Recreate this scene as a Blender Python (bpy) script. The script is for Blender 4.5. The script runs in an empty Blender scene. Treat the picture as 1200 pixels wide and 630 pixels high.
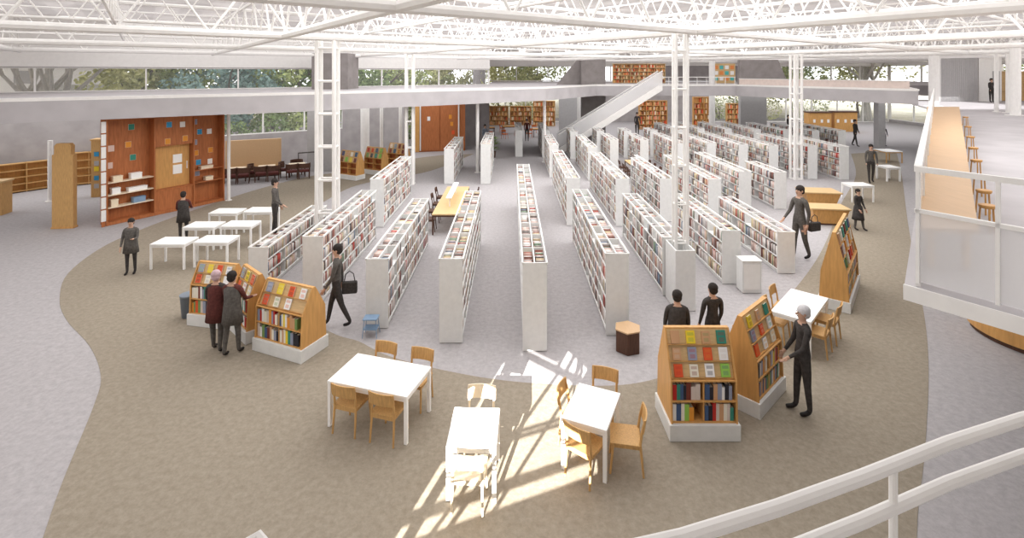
import bpy, bmesh, math, random
import numpy as np
from mathutils import Vector, Matrix, Euler

SC = bpy.context.scene
COL = SC.collection
RND = random.Random(11)

# ------------------------------------------------------------------ camera, light, exposure
EYE = 5.5
cam_data = bpy.data.cameras.new('camera')
cam = bpy.data.objects.new('camera', cam_data)
COL.objects.link(cam)
cam.location = (0, 0, EYE)
cam.rotation_euler = (math.radians(90), 0, 0)
cam_data.lens = 18.0
cam_data.sensor_width = 36.0
cam_data.shift_y = -230 / 1200
cam_data.clip_start = 0.05
cam_data.clip_end = 500
SC.camera = cam

world = bpy.data.worlds.new('World')
SC.world = world
world.use_nodes = True
_bg = world.node_tree.nodes['Background']
_bg.inputs['Color'].default_value = (0.97, 0.985, 1.0, 1)
_bg.inputs['Strength'].default_value = 1.75

SUN_DIR = Vector((0.27, 1.0, -0.36)).normalized()     # low sun from behind the viewer
sl = bpy.data.lights.new('sun', 'SUN')
sl.energy = 22.0
sl.angle = math.radians(0.15)
sl.color = (1.0, 0.96, 0.9)
sun = bpy.data.objects.new('sun', sl)
COL.objects.link(sun)
sun.rotation_euler = SUN_DIR.to_track_quat('-Z', 'Y').to_euler()
sun.location = (-10, -20, 20)

SC.view_settings.view_transform = 'Standard'
SC.view_settings.look = 'None'
SC.view_settings.gamma = 1.0
SC.view_settings.use_curve_mapping = False
SC.view_settings.exposure = 0.57

def area_light(x, y, z, sx, sy, watts, rz=0.0):
    l = bpy.data.lights.new('fill_light', 'AREA')  # added fill panel, no fixture stands for it
    l.shape = 'RECTANGLE'
    l.size, l.size_y = sx, sy
    l.energy = watts
    o = bpy.data.objects.new('fill_light', l)
    COL.objects.link(o)
    o.location = (x, y, z)
    o.rotation_euler = (0, 0, rz)
area_light(3.0, 21.0, 8.04, 20, 22, 1650, 0.0)                 # added fill, lifts the aisles between the stacks
area_light(2.0, 24.0, 8.05, 44, 44, 3100, 0.0)                 # broad fill added below the roof to brighten the whole hall
area_light(-17.5, 25.5, 3.82, 34, 6.5, 720, math.atan2(0.588, 0.809))   # unseen fill added under the left mezzanine
area_light(20, 48.0, 3.82, 40, 16, 1500)                        # another added fill, brightens the space below the far mezzanine
area_light(26, 32.0, 3.82, 10, 8, 200)  # small extra fill added below the right mezzanine

SC.cycles.use_denoising = True
SC.cycles.max_bounces = 7
SC.cycles.diffuse_bounces = 4
SC.cycles.transparent_max_bounces = 10
SC.cycles.caustics_reflective = False
SC.cycles.caustics_refractive = False

# ------------------------------------------------------------------ materials
def srgb(r, g, b):
    def f(c):
        c /= 255.0
        return c / 12.92 if c <= 0.04045 else ((c + 0.055) / 1.055) ** 2.4
    return (f(r), f(g), f(b), 1.0)

_mats = {}
def mat(name, col, rough=0.7, var=0.0, scale=6.0, bump=0.0, metallic=0.0, stretch=None, col2=None):
    """a plain coat with a mottled or grained noise"""
    if name in _mats:
        return _mats[name]
    m = bpy.data.materials.new(name)
    m.use_nodes = True
    nt = m.node_tree
    b = nt.nodes['Principled BSDF']
    b.inputs['Roughness'].default_value = rough
    b.inputs['Metallic'].default_value = metallic
    b.inputs['Specular IOR Level'].default_value = 0.25
    c = srgb(*col)
    if var or bump or col2:
        tc = nt.nodes.new('ShaderNodeTexCoord')
        mp = nt.nodes.new('ShaderNodeMapping')
        nz = nt.nodes.new('ShaderNodeTexNoise')
        nz.inputs['Scale'].default_value = scale
        nz.inputs['Detail'].default_value = 5
        if stretch:
            mp.inputs['Scale'].default_value = stretch
        nt.links.new(tc.outputs['Object'], mp.inputs['Vector'])
        nt.links.new(mp.outputs['Vector'], nz.inputs['Vector'])
        rp = nt.nodes.new('ShaderNodeValToRGB')
        rp.color_ramp.elements[0].position = 0.3
        rp.color_ramp.elements[1].position = 0.7
        c2 = srgb(*col2) if col2 else tuple(min(1, x * (1 + var)) for x in c[:3]) + (1,)
        c1 = c if col2 else tuple(x * (1 - var) for x in c[:3]) + (1,)
        rp.color_ramp.elements[0].color = c1
        rp.color_ramp.elements[1].color = c2
        nt.links.new(nz.outputs['Fac'], rp.inputs['Fac'])
        nt.links.new(rp.outputs['Color'], b.inputs['Base Color'])
        if bump:
            bp = nt.nodes.new('ShaderNodeBump')
            bp.inputs['Strength'].default_value = bump
            bp.inputs['Distance'].default_value = 0.02
            nt.links.new(nz.outputs['Fac'], bp.inputs['Height'])
            nt.links.new(bp.outputs['Normal'], b.inputs['Normal'])
    else:
        b.inputs['Base Color'].default_value = c
    _mats[name] = m
    return m

WHITE = mat('white_paint', (238, 236, 233), 0.5, 0.03)
TABLEW = mat('white_laminate', (250, 249, 247), 0.35, 0.01)
SHELFW = mat('shelf_paint', (226, 226, 224), 0.5, 0.04, 9)
GREYP = mat('grey_paint', (180, 178, 178), 0.6, 0.05)
CONC = mat('concrete', (168, 163, 163), 0.85, 0.12, 1.6, 0.1)
CONCD = mat('concrete_board', (142, 136, 134), 0.85, 0.12, 2.2, 0.1)
MEZZ = mat('slab_concrete', (186, 182, 184), 0.85, 0.08, 1.3, 0.08)
WOOD = mat('honey_wood', (202, 160, 104), 0.5, 0.14, 5.0, 0.05, stretch=(9, 9, 1))
WOODL = mat('pale_wood', (210, 178, 130), 0.5, 0.1, 5.0, 0.05, stretch=(1.2, 9, 9))
WOODR = mat('red_brown_wood', (176, 108, 66), 0.5, 0.18, 3.0, 0.05, stretch=(7, 7, 0.8))
WOODO = mat('orange_wood', (208, 158, 96), 0.45, 0.12, 3.0, 0.05, stretch=(6, 6, 0.8))
WOODT = mat('tan_table_wood', (206, 172, 134), 0.5, 0.05, 3.0, 0.03, stretch=(6, 1, 6))
CREAM = mat('cream_wood', (238, 222, 196), 0.5, 0.06, 5.0, stretch=(8, 8, 1))
DARKW = mat('dark_brown_wood', (88, 62, 50), 0.55, 0.2, 5.0, stretch=(7, 7, 1))
DARK = mat('black_fabric', (66, 62, 60), 0.9, 0.25, 20, 0.2)
CHARC = mat('charcoal_fabric', (92, 88, 84), 0.9, 0.25, 20, 0.2)
REDB = mat('dark_red_fabric', (92, 50, 46), 0.9, 0.25, 20, 0.2)
SKIN = mat('skin', (196, 158, 136), 0.6, 0.05)
HAIRD = mat('dark_hair', (48, 42, 39), 0.8, 0.3, 30, 0.3)
HAIRG = mat('grey_hair', (205, 203, 205), 0.8, 0.1, 30, 0.3)
HAIRP = mat('rose_hat', (196, 168, 172), 0.8, 0.1, 30, 0.3)
SHOE = mat('dark_leather', (38, 34, 33), 0.6)
BLUE = mat('blue_plastic', (132, 158, 186), 0.5, 0.05)
SLATE = mat('slate_plastic', (128, 138, 150), 0.5, 0.05)
PAGE = mat('paper_pages', (236, 228, 212), 0.9, 0.05, 60)
BARK = mat('bark', (126, 116, 106), 0.95, 0.25, 8, 0.4, stretch=(5, 5, 0.6))
BARKP = mat('pale_bark', (206, 202, 194), 0.9, 0.15, 8, 0.3, stretch=(5, 5, 0.6))
LEAF = mat('leaf_green', (192, 204, 138), 0.8, 0.5, 2.0)
LEAFY = mat('leaf_yellow_green', (224, 228, 160), 0.8, 0.45, 2.0)
LEAFD = mat('leaf_dark_green', (150, 172, 112), 0.8, 0.5, 2.0)
LEAFB = mat('leaf_blue_green', (164, 196, 190), 0.8, 0.45, 2.0)

def carpet_mat(name, c1, c2, scale):
    m = bpy.data.materials.new(name)
    m.use_nodes = True
    nt = m.node_tree
    b = nt.nodes['Principled BSDF']
    b.inputs['Roughness'].default_value = 1.0
    b.inputs['Specular IOR Level'].default_value = 0.05
    tc = nt.nodes.new('ShaderNodeTexCoord')
    n1 = nt.nodes.new('ShaderNodeTexNoise')
    n1.inputs['Scale'].default_value = scale
    n1.inputs['Detail'].default_value = 8
    n1.inputs['Roughness'].default_value = 0.75
    nt.links.new(tc.outputs['Object'], n1.inputs['Vector'])
    rp = nt.nodes.new('ShaderNodeValToRGB')
    rp.color_ramp.elements[0].position = 0.36
    rp.color_ramp.elements[1].position = 0.64
    rp.color_ramp.elements[0].color = srgb(*c1)
    rp.color_ramp.elements[1].color = srgb(*c2)
    nt.links.new(n1.outputs['Fac'], rp.inputs['Fac'])
    nt.links.new(rp.outputs['Color'], b.inputs['Base Color'])
    bp = nt.nodes.new('ShaderNodeBump')
    bp.inputs['Strength'].default_value = 0.4
    bp.inputs['Distance'].default_value = 0.03
    nt.links.new(n1.outputs['Fac'], bp.inputs['Height'])
    nt.links.new(bp.outputs['Normal'], b.inputs['Normal'])
    return m

FLOORM = carpet_mat('grey_floor', (166, 162, 163), (184, 180, 181), 9.0)
CARPET = carpet_mat('olive_carpet', (144, 134, 119), (162, 152, 137), 11.0)
GRASS = carpet_mat('outdoor_ground', (176, 174, 150), (214, 208, 196), 0.4)

def glass_mat(name, alpha, tint):
    m = bpy.data.materials.new(name)
    m.use_nodes = True
    nt = m.node_tree
    nt.nodes.clear()
    out = nt.nodes.new('ShaderNodeOutputMaterial')
    mx = nt.nodes.new('ShaderNodeMixShader')
    tr = nt.nodes.new('ShaderNodeBsdfTransparent')
    pb = nt.nodes.new('ShaderNodeBsdfPrincipled')
    pb.inputs['Base Color'].default_value = srgb(*tint)
    pb.inputs['Roughness'].default_value = 0.15
    mx.inputs['Fac'].default_value = alpha
    nt.links.new(tr.outputs[0], mx.inputs[1])
    nt.links.new(pb.outputs[0], mx.inputs[2])
    nt.links.new(mx.outputs[0], out.inputs['Surface'])
    return m
GLASS = glass_mat('window_glass', 0.06, (235, 240, 242))
FROST = glass_mat('balustrade_glass', 0.48, (240, 239, 240))

def roof_mat():
    """a light membrane deck that daylight comes through"""
    m = bpy.data.materials.new('roof_membrane')
    m.use_nodes = True
    nt = m.node_tree
    nt.nodes.clear()
    out = nt.nodes.new('ShaderNodeOutputMaterial')
    mx = nt.nodes.new('ShaderNodeMixShader')
    tl = nt.nodes.new('ShaderNodeBsdfTranslucent')
    df = nt.nodes.new('ShaderNodeBsdfDiffuse')
    df.inputs['Color'].default_value = srgb(226, 221, 219)
    tc = nt.nodes.new('ShaderNodeTexCoord')
    nz = nt.nodes.new('ShaderNodeTexNoise')
    nz.inputs['Scale'].default_value = 0.9
    nz.inputs['Detail'].default_value = 9
    nt.links.new(tc.outputs['Object'], nz.inputs['Vector'])
    rp = nt.nodes.new('ShaderNodeValToRGB')
    rp.color_ramp.elements[0].position = 0.35
    rp.color_ramp.elements[1].position = 0.68
    rp.color_ramp.elements[0].color = srgb(88, 85, 85)
    rp.color_ramp.elements[1].color = srgb(106, 103, 103)
    nt.links.new(nz.outputs['Fac'], rp.inputs['Fac'])
    nt.links.new(rp.outputs['Color'], tl.inputs['Color'])
    mx.inputs['Fac'].default_value = 0.35
    nt.links.new(tl.outputs[0], mx.inputs[1])
    nt.links.new(df.outputs[0], mx.inputs[2])
    nt.links.new(mx.outputs[0], out.inputs['Surface'])
    return m
ROOFM = roof_mat()

def attr_mat():
    m = bpy.data.materials.new('book_cloth')
    m.use_nodes = True
    nt = m.node_tree
    b = nt.nodes['Principled BSDF']
    b.inputs['Roughness'].default_value = 0.6
    at = nt.nodes.new('ShaderNodeAttribute')
    at.attribute_name = 'Col'
    nt.links.new(at.outputs['Color'], b.inputs['Base Color'])
    return m
BOOKCLOTH = attr_mat()

# ------------------------------------------------------------------ mesh building
class MB:
    def __init__(self):
        self.v, self.f, self.m = [], [], []
    def add(self, verts, faces, mi=0):
        n = len(self.v)
        self.v += [tuple(p) for p in verts]
        self.f += [tuple(i + n for i in q) for q in faces]
        self.m += [mi] * len(faces)
        return self
    def box(self, x0, x1, y0, y1, z0, z1, mi=0):
        return self.add([(x0, y0, z0), (x1, y0, z0), (x1, y1, z0), (x0, y1, z0), (x0, y0, z1), (x1, y0, z1), (x1, y1, z1), (x0, y1, z1)],
                        [(3, 2, 1, 0), (4, 5, 6, 7), (0, 1, 5, 4), (1, 2, 6, 5), (2, 3, 7, 6), (3, 0, 4, 7)], mi)
    def obox(self, c, size, M=None, mi=0):
        """box of a size round c, turned by the matrix M"""
        sx, sy, sz = [s / 2 for s in size]
        P = [Vector((a * sx, b * sy, d * sz)) for d in (-1, 1) for b in (-1, 1) for a in (-1, 1)]
        if M is not None:
            P = [M @ p for p in P]
        P = [p + Vector(c) for p in P]
        return self.add(P, [(0, 2, 3, 1), (4, 5, 7, 6), (0, 1, 5, 4), (1, 3, 7, 5), (3, 2, 6, 7), (2, 0, 4, 6)], mi)
    def tube(self, p, q, r, n=8, r2=None, mi=0):
        p, q = Vector(p), Vector(q)
        d = (q - p)
        if d.length < 1e-6:
            return self
        d.normalize()
        a = d.orthogonal().normalized()
        b = d.cross(a)
        r2 = r if r2 is None else r2
        vs = []
        for c, rr in ((p, r), (q, r2)):
            for i in range(n):
                t = 2 * math.pi * i / n
                vs.append(c + a * (rr * math.cos(t)) + b * (rr * math.sin(t)))
        fs = [(i, (i + 1) % n, n + (i + 1) % n, n + i) for i in range(n)]
        fs += [tuple(range(n - 1, -1, -1)), tuple(range(n, 2 * n))]
        return self.add(vs, fs, mi)
    def path(self, pts, r, n=8, mi=0):
        pts = [Vector(p) for p in pts]
        rr = r if isinstance(r, (list, tuple)) else [r] * len(pts)
        rings = []
        up = None
        for i, p in enumerate(pts):
            d = (pts[min(i + 1, len(pts) - 1)] - pts[max(i - 1, 0)]).normalized()
            if up is None:
                up = d.orthogonal().normalized()
            a = (up - d * up.dot(d)).normalized()
            up = a
            b = d.cross(a)
            rings.append([p + a * (rr[i] * math.cos(2 * math.pi * k / n)) + b * (rr[i] * math.sin(2 * math.pi * k / n)) for k in range(n)])
        vs = [v for ring in rings for v in ring]
        fs = []
        for i in range(len(pts) - 1):
            for k in range(n):
                fs.append((i * n + k, i * n + (k + 1) % n, (i + 1) * n + (k + 1) % n, (i + 1) * n + k))
        fs += [tuple(range(n - 1, -1, -1)), tuple(range((len(pts) - 1) * n, len(pts) * n))]
        return self.add(vs, fs, mi)
    def prism(self, poly, z0, z1, mi=0):
        n = len(poly)
        vs = [(x, y, z0) for x, y in poly] + [(x, y, z1) for x, y in poly]
        fs = [tuple(range(n - 1, -1, -1)), tuple(range(n, 2 * n))]
        fs += [(i, (i + 1) % n, n + (i + 1) % n, n + i) for i in range(n)]
        return self.add(vs, fs, mi)
    def extrude_x(self, poly, x0, x1, mi=0):
        """profile in (y, z) swept along x"""
        n = len(poly)
        vs = [(x0, y, z) for y, z in poly] + [(x1, y, z) for y, z in poly]
        fs = [tuple(range(n)), tuple(range(2 * n - 1, n - 1, -1))]
        fs += [(n + i, n + (i + 1) % n, (i + 1) % n, i) for i in range(n)]
        return self.add(vs, fs, mi)
    def lathe(self, prof, c=(0, 0, 0), n=20, mi=0):
        vs, fs = [], []
        for r, z in prof:
            for k in range(n):
                t = 2 * math.pi * k / n
                vs.append((c[0] + r * math.cos(t), c[1] + r * math.sin(t), c[2] + z))
        for i in range(len(prof) - 1):
            for k in range(n):
                fs.append((i * n + k, i * n + (k + 1) % n, (i + 1) * n + (k + 1) % n, (i + 1) * n + k))
        fs += [tuple(range(n - 1, -1, -1)), tuple(range((len(prof) - 1) * n, len(prof) * n))]
        return self.add(vs, fs, mi)
    def ball(self, c, rx, ry, rz, n=12, m=8, mi=0):
        prof = [(math.sin(math.pi * i / m), -math.cos(math.pi * i / m)) for i in range(1, m)]
        k0 = len(self.v)
        self.lathe(prof, (0, 0, 0), n, mi)
        self.v[k0:] = [(c[0] + x * rx, c[1] + y * ry, c[2] + z * rz) for x, y, z in self.v[k0:]]
        return self
    def mesh(self, name, mats):
        me = bpy.data.meshes.new(name)
        me.from_pydata(self.v, [], self.f)
        if not isinstance(mats, (list, tuple)):
            mats = [mats]
        for m in mats:
            me.materials.append(m)
        if len(mats) > 1:
            me.polygons.foreach_set('material_index', self.m)
        me.update()
        return me
    def build(self, name, mats, parent=None, loc=None, rotz=0.0, bevel=0.0, smooth=False):
        me = self.mesh(name, mats)
        if smooth:
            me.polygons.foreach_set('use_smooth', [True] * len(me.polygons))
        o = bpy.data.objects.new(name, me)
        COL.objects.link(o)
        if loc is not None:
            o.location = loc
        o.rotation_euler = (0, 0, rotz)
        if parent is not None:
            o.parent = parent
        if bevel:
            bv = o.modifiers.new('soft_edge', 'BEVEL')
            bv.width = bevel
            bv.segments = 2
            bv.limit_method = 'ANGLE'
        return o

def tag(o, label=None, cat=None, group=None, kind=None):
    if label: o['label'] = label
    if cat: o['category'] = cat
    if group: o['group'] = group
    if kind: o['kind'] = kind
    return o

def thing(name, label, cat, loc=(0, 0, 0), rotz=0.0, group=None):
    o = bpy.data.objects.new(name, None)
    o.empty_display_size = 0.1
    COL.objects.link(o)
    o.location = loc
    o.rotation_euler = (0, 0, rotz)
    return tag(o, label, cat, group)

def struct(o):
    o['kind'] = 'structure'
    return o

_kids = {}
def copy_tree(root, loc, rotz, label, group=None):
    def rec(o, parent):
        c = o.copy()
        COL.objects.link(c)
        if parent is not None:
            c.parent = parent
        for ch in list(o.children):
            rec(ch, c)
        return c
    r = rec(root, None)
    r.location = loc
    r.rotation_euler = (0, 0, rotz)
    r['label'] = label
    if group:
        r['group'] = group
    elif 'group' in r:
        del r['group']
    return r

ORD = ['first', 'second', 'third', 'fourth', 'fifth', 'sixth', 'seventh', 'eighth', 'ninth', 'tenth', 'eleventh', 'twelfth', 'thirteenth',
       'fourteenth', 'fifteenth', 'sixteenth', 'seventeenth', 'eighteenth', 'nineteenth', 'twentieth', 'twenty-first', 'twenty-second',
       'twenty-third', 'twenty-fourth', 'twenty-fifth', 'twenty-sixth', 'twenty-seventh', 'twenty-eighth', 'twenty-ninth', 'thirtieth',
       'thirty-first', 'thirty-second', 'thirty-third', 'thirty-fourth', 'thirty-fifth', 'thirty-sixth', 'thirty-seventh', 'thirty-eighth']

def smooth_line(pts, closed=True, sub=6):
    out = []
    n = len(pts)
    for i in range(n if closed else n - 1):
        p = [Vector(pts[(i + k) % n] if closed else pts[min(max(i + k, 0), n - 1)]) for k in (-1, 0, 1, 2)]
        for s in range(sub):
            t = s / sub
            q = 0.5 * ((2 * p[1]) + (p[2] - p[0]) * t + (2 * p[0] - 5 * p[1] + 4 * p[2] - p[3]) * t * t + (3 * p[1] - p[0] - 3 * p[2] + p[3]) * t ** 3)
            out.append((q.x, q.y))
    if not closed:
        out.append(tuple(pts[-1]))
    return out

U = Vector((0.809, 0.588))        # the building's long axis on the plan
V = Vector((0.588, -0.809))
UA = math.atan2(U.y, U.x)

# ================================================================== THE SETTING
# floor of the hall and the ground outdoors
struct(MB().prism([(-42, -8), (45, -8), (45, 62), (-42, 62)], -0.2, 0.0).build('floor', FLOORM))
struct(MB().prism([(-160, -60), (160, -60), (160, 220), (-160, 220)], -0.6, -0.25).build('ground', GRASS))

# olive carpet: a crescent round the stacks
_outer = [(-4.4, 4.2), (-5.55, 6.06), (-6.08, 6.95), (-6.91, 8.46), (-7.47, 9.3), (-8.51, 10.31), (-9.9, 11.38), (-11.0, 12.45), (-12.17, 14.04), (-12.9, 16.1),
          (-13.0, 17.84), (-12.8, 20.0), (-12.0, 24.09), (-10.6, 27.3), (-8.2, 29.2), (-6.4, 32.6), (-4.4, 34.3)]
_inner = [(-2.6, 34.6), (-4.54, 28.7), (-6.6, 26.4), (-7.7, 24.6), (-8.0, 22.0), (-8.0, 19.41), (-7.9, 17.1), (-7.4, 15.0), (-6.13, 12.69), (-3.9, 10.89), (-3.14, 10.48),
          (-2.4, 9.94), (-1.26, 9.46), (0.0, 9.12), (1.5, 8.99), (2.44, 9.14), (3.56, 9.71), (4.74, 10.54), (7.12, 12.94), (9.79, 16.1), (13.66, 21.29), (18.47, 27.5), (23.0, 34.74)]
_outr = [(27.0, 36.0), (21.81, 28.7), (14.58, 18.86), (9.96, 12.45), (8.01, 9.85), (6.13, 7.59), (4.79, 6.06), (3.4, 4.2)]
_cp = smooth_line(_outer, False, 5) + smooth_line(_inner, False, 5) + smooth_line(_outr, False, 5)
tag(MB().prism(_cp, 0.002, 0.006).build('carpet', CARPET), 'olive carpet laid as a wide crescent round the book stacks', 'carpet')

# roof deck and its corrugation
def uv(u, v, o=(-6.2, 13.95)):
    return Vector(o) + U * u + V * v
deck = MB()
_n = 150
rip = []
for i in range(_n + 1):
    u = -46 + i * 130 / _n
    rip.append((u, 8.15 + (0.05 if i % 2 else 0.0)))
vs, fs = [], []
for u, z in rip:
    q = uv(u, 0)
    vmax = (q.y + 2.5 - 0.424 * q.x) / (0.809 + 0.424 * 0.588) - 0.02     # up to the wall behind the viewer
    for v in (-62, min(62, vmax)):
        p = uv(u, v)
        vs.append((p.x, p.y, z))
for i in range(_n):
    fs.append((2 * i, 2 * i + 1, 2 * i + 3, 2 * i + 2))
deck.add(vs, fs)
struct(deck.build('ceiling', ROOFM))

# white lattice trusses on a turned square grid under the deck
def truss(p, q, zb, zt, rb, rt, rw, pan, label, group):
    p, q = Vector((p.x, p.y, 0)), Vector((q.x, q.y, 0))
    t = thing('roof_truss', label, 'roof truss', (p.x, p.y, zb), 0, group)
    d = (q - p)
    L = d.length
    d.normalize()
    h = zt - zb
    MB().tube((0, 0, 0), d * L, rb, 8).build('bottom_chord', WHITE, t)
    MB().tube((0, 0, h), d * L + Vector((0, 0, h)), rt, 6).build('top_chord', WHITE, t)
    w = MB()
    n = max(1, int(round(L / pan)))
    s = L / n
    for i in range(n):
        a, b, c = d * (s * i), d * (s * (i + 0.5)) + Vector((0, 0, h)), d * (s * (i + 1))
        w.tube(a, b, rw, 5)
        w.tube(b, c, rw, 5)
    w.build('web_bars', WHITE, t)

def span(fn, lo, hi):
    """the stretch of a grid line that the hall has a roof over"""
    ok = [k for k in np.arange(lo, hi, 0.5) if (lambda p: 4.5 < p.y < 56 and abs(p.x) < p.y * 1.12 + 2 and (p - Vector((-16.5, 16.5))).dot(Vector((-U.y, U.x))) < 9.0)(fn(k))]
    return (ok[0], ok[-1]) if len(ok) > 4 else None
G = 7.6
for k in range(-5, 8):
    for half in (0, 1):
        off = (k + half * 0.5) * G
        for ax in (0, 1):
            fn = (lambda s: uv(s, off)) if ax == 0 else (lambda s: uv(off, s))
            r = span(fn, -50, 60)
            if not r:
                continue
            if half == 0:
                truss(fn(r[0]), fn(r[1]), 6.5, 7.95, 0.10, 0.07, 0.032, 1.9,
                      'white tubular steel truss with a thick lower chord under the roof deck', 'main roof trusses')
            else:
                truss(fn(r[0]), fn(r[1]), 7.0, 8.0, 0.04, 0.035, 0.022, 1.27,
                      'slender white steel truss between the thick ones under the roof deck', 'slender roof trusses')

# mezzanine slab along the left, the far end and the right
E = [Vector((-28, 7.9)), Vector((-16.5, 16.5)), Vector((-4, 25.4)), Vector((2, 30.2)), Vector((6, 36.5)), Vector((16, 36.5)), Vector((18.2, 31)), Vector((20.8, 26.2)), Vector((23.0, 29.6)), Vector((28.6, 37.9))]
NL = Vector((-U.y, U.x))
back = [Vector((41.9, 37.9)), Vector((41.9, 56)), Vector((-2.0, 56)), Vector((-2.0, 42.0)), Vector((-28, 7.9)) + NL * 11 + U * 2, Vector((-40, 0)) + NL * 9]
struct(MB().prism([tuple(p) for p in E + back], 3.85, 4.55).build('slab', MEZZ))
# thin upstand on the slab edge
up = MB()
for a, b in zip(E[:-1], E[1:]):
    d = (b - a).normalized()
    n = Vector((-d.y, d.x))
    up.prism([tuple(a), tuple(b), tuple(b + n * 0.12), tuple(a + n * 0.12)], 4.55, 4.66)
struct(up.build('trim_1', WHITE))

# outer wall on the left, parallel to the slab edge: lower grey wall with openings, upper glazing
W0 = Vector((-16.5, 16.5)) + NL * 10
def wp(t, d=0.0):
    return W0 + U * t + NL * d
def wall_piece(mb, t0, t1, z0, z1, th=0.25):
    mb.prism([tuple(wp(t0)), tuple(wp(t1)), tuple(wp(t1, th)), tuple(wp(t0, th))], z0, z1)
wl = MB()
# opening A behind the reading corner, opening B by the third columns
wall_piece(wl, -22, 7.2, 0, 3.85)
wall_piece(wl, 7.2, 14.2, 0, 1.9)
wall_piece(wl, 7.2, 14.2, 3.15, 3.85)
wall_piece(wl, 14.2, 17.4, 0, 3.85)
wall_piece(wl, 17.4, 19.6, 3.3, 3.85)
wall_piece(wl, 19.6, 25.5, 0, 3.85)
wall_piece(wl, -22, 25.5, 5.75, 8.1)
struct(wl.build('wall_left', CONC))
fas = MB()
wall_piece(fas, -22, 25.5, 5.78, 8.1, -0.06)
struct(fas.build('trim_2', WHITE))
def window(t0, t1, z0, z1, nmull, i, sill=0.05, wd=0.07):
    fr = MB()
    for k in range(nmull + 1):
        t = t0 + (t1 - t0) * k / nmull
        fr.prism([tuple(wp(t - wd / 2, 0.04)), tuple(wp(t + wd / 2, 0.04)), tuple(wp(t + wd / 2, 0.18)), tuple(wp(t - wd / 2, 0.18))], z0, z1)
    for z in (z0, z1 - sill):
        fr.prism([tuple(wp(t0, 0.03)), tuple(wp(t1, 0.03)), tuple(wp(t1, 0.19)), tuple(wp(t0, 0.19))], z, z + sill)
    o = struct(fr.build('window_%d' % i, WHITE))
    MB().prism([tuple(wp(t0, 0.1)), tuple(wp(t1, 0.1)), tuple(wp(t1, 0.12)), tuple(wp(t0, 0.12))], z0 + 0.01, z1 - 0.01).build('window_glass', GLASS, o)
window(-22, 25.5, 4.56, 5.75, 11, 1)
window(7.2, 14.2, 1.9, 3.15, 3, 2)
window(17.4, 19.6, 0.0, 3.3, 1, 3)

# far wall
fw = MB()
fw.box(-3, 6.0, 57, 57.3, 2.9, 3.85)
fw.box(6.0, 22, 57, 57.3, 0, 3.85)
fw.box(22, 26, 57, 57.3, 2.9, 3.85)
fw.box(26, 42, 57, 57.3, 3.0, 3.85)
fw.box(14.5, 26.0, 57, 57.3, 4.55, 6.25)
struct(fw.build('wall_back', CONC))
struct(MB().box(-3, 42, 56.9, 57.3, 6.25, 8.1).build('trim_4', WHITE))
struct(MB().box(41.9, 42.25, 5, 56.9, 6.3, 8.1).build('trim_5', WHITE))
def far_window(i, x0, x1, z0, z1, n):
    m = MB()
    for k in range(n + 1):
        x = x0 + (x1 - x0) * k / n
        m.box(x - 0.05, x + 0.05, 57.05, 57.2, z0, z1)
    m.box(x0, x1, 57.04, 57.21, z1 - 0.08, z1)
    m.box(x0, x1, 57.04, 57.21, z0, z0 + 0.08)
    o = struct(m.build('window_%d' % i, WHITE))
    MB().box(x0, x1, 57.1, 57.12, z0, z1).build('window_glass', GLASS, o)
far_window(4, -3, 14.5, 4.56, 6.25, 5)
far_window(5, 26, 42, 4.56, 6.25, 5)
far_window(6, -3, 6, 0, 2.9, 4)
far_window(7, 22, 42, 0, 2.95, 7)
sw = MB()
sw.box(-3.25, -3.0, 42.6, 57.3, 0, 8.1)
struct(sw.build('wall_side', CONC))
rw = MB()
rw.box(42, 42.25, 5, 37, 0, 4.5)
rw.box(42, 42.25, 37, 57.3, 3.2, 4.5)
rw.box(42, 42.25, 37, 57.3, 0, 0.3)
struct(rw.build('wall_right', CONC))
def side_window(i, y0, y1, z0, z1, n):
    m = MB()
    for k in range(n + 1):
        y = y0 + (y1 - y0) * k / n
        m.box(42.05, 42.2, y - 0.05, y + 0.05, z0, z1)
    m.box(42.04, 42.21, y0, y1, z1 - 0.08, z1)
    m.box(42.04, 42.21, y0, y1, z0, z0 + 0.08)
    o = struct(m.build('window_%d' % i, WHITE))
    MB().box(42.1, 42.12, y0, y1, z0, z1).build('window_glass', GLASS, o)
side_window(9, 37, 57, 0.3, 3.2, 6)
side_window(10, 5, 57, 4.5, 6.3, 12)

# concrete walls and piers at the far end
struct(MB().add([(x, y, z) for y in (40, 40.4) for x, z in ((3.5, 4.55), (7.1, 4.55), (7.1, 6.5), (5.1, 6.5))],
                [(0, 1, 2, 3), (7, 6, 5, 4), (0, 4, 5, 1), (1, 5, 6, 2), (2, 6, 7, 3), (3, 7, 4, 0)]).build('wall_upper', CONCD))
struct(MB().box(5.35, 7.2, 39.4, 39.9, 0, 6.5).build('wall_pier', CONCD))
struct(MB().add([(x, y, z) for y in (40, 40.4) for x, z in ((17.8, 4.55), (21.6, 4.55), (20.8, 6.5), (17.8, 6.5))],
                [(0, 1, 2, 3), (7, 6, 5, 4), (0, 4, 5, 1), (1, 5, 6, 2), (2, 6, 7, 3), (3, 7, 4, 0)]).build('wall_upper', CONCD))
struct(MB().box(18.3, 20.4, 41, 41.4, 0, 3.85).build('wall_pier', GREYP))
struct(MB().box(4.15, 6.0, 45, 45.4, 0, 3.85).build('wall_pier', GREYP))
struct(MB().box(-11.4, -10.0, 28.5, 28.9, 0, 3.85).build('wall_pier', GREYP))
struct(MB().box(-9.3, -7.2, 34.6, 34.9, 0, 3.85).build('wall_pier', CONC))
struct(MB().box(-11.35, -9.3, 29.0, 31.0, 4.55, 6.6).build('wall_block', CONCD))
struct(MB().box(26.2, 26.7, 36.6, 37.1, 0, 3.85).build('column', GREYP))

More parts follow.
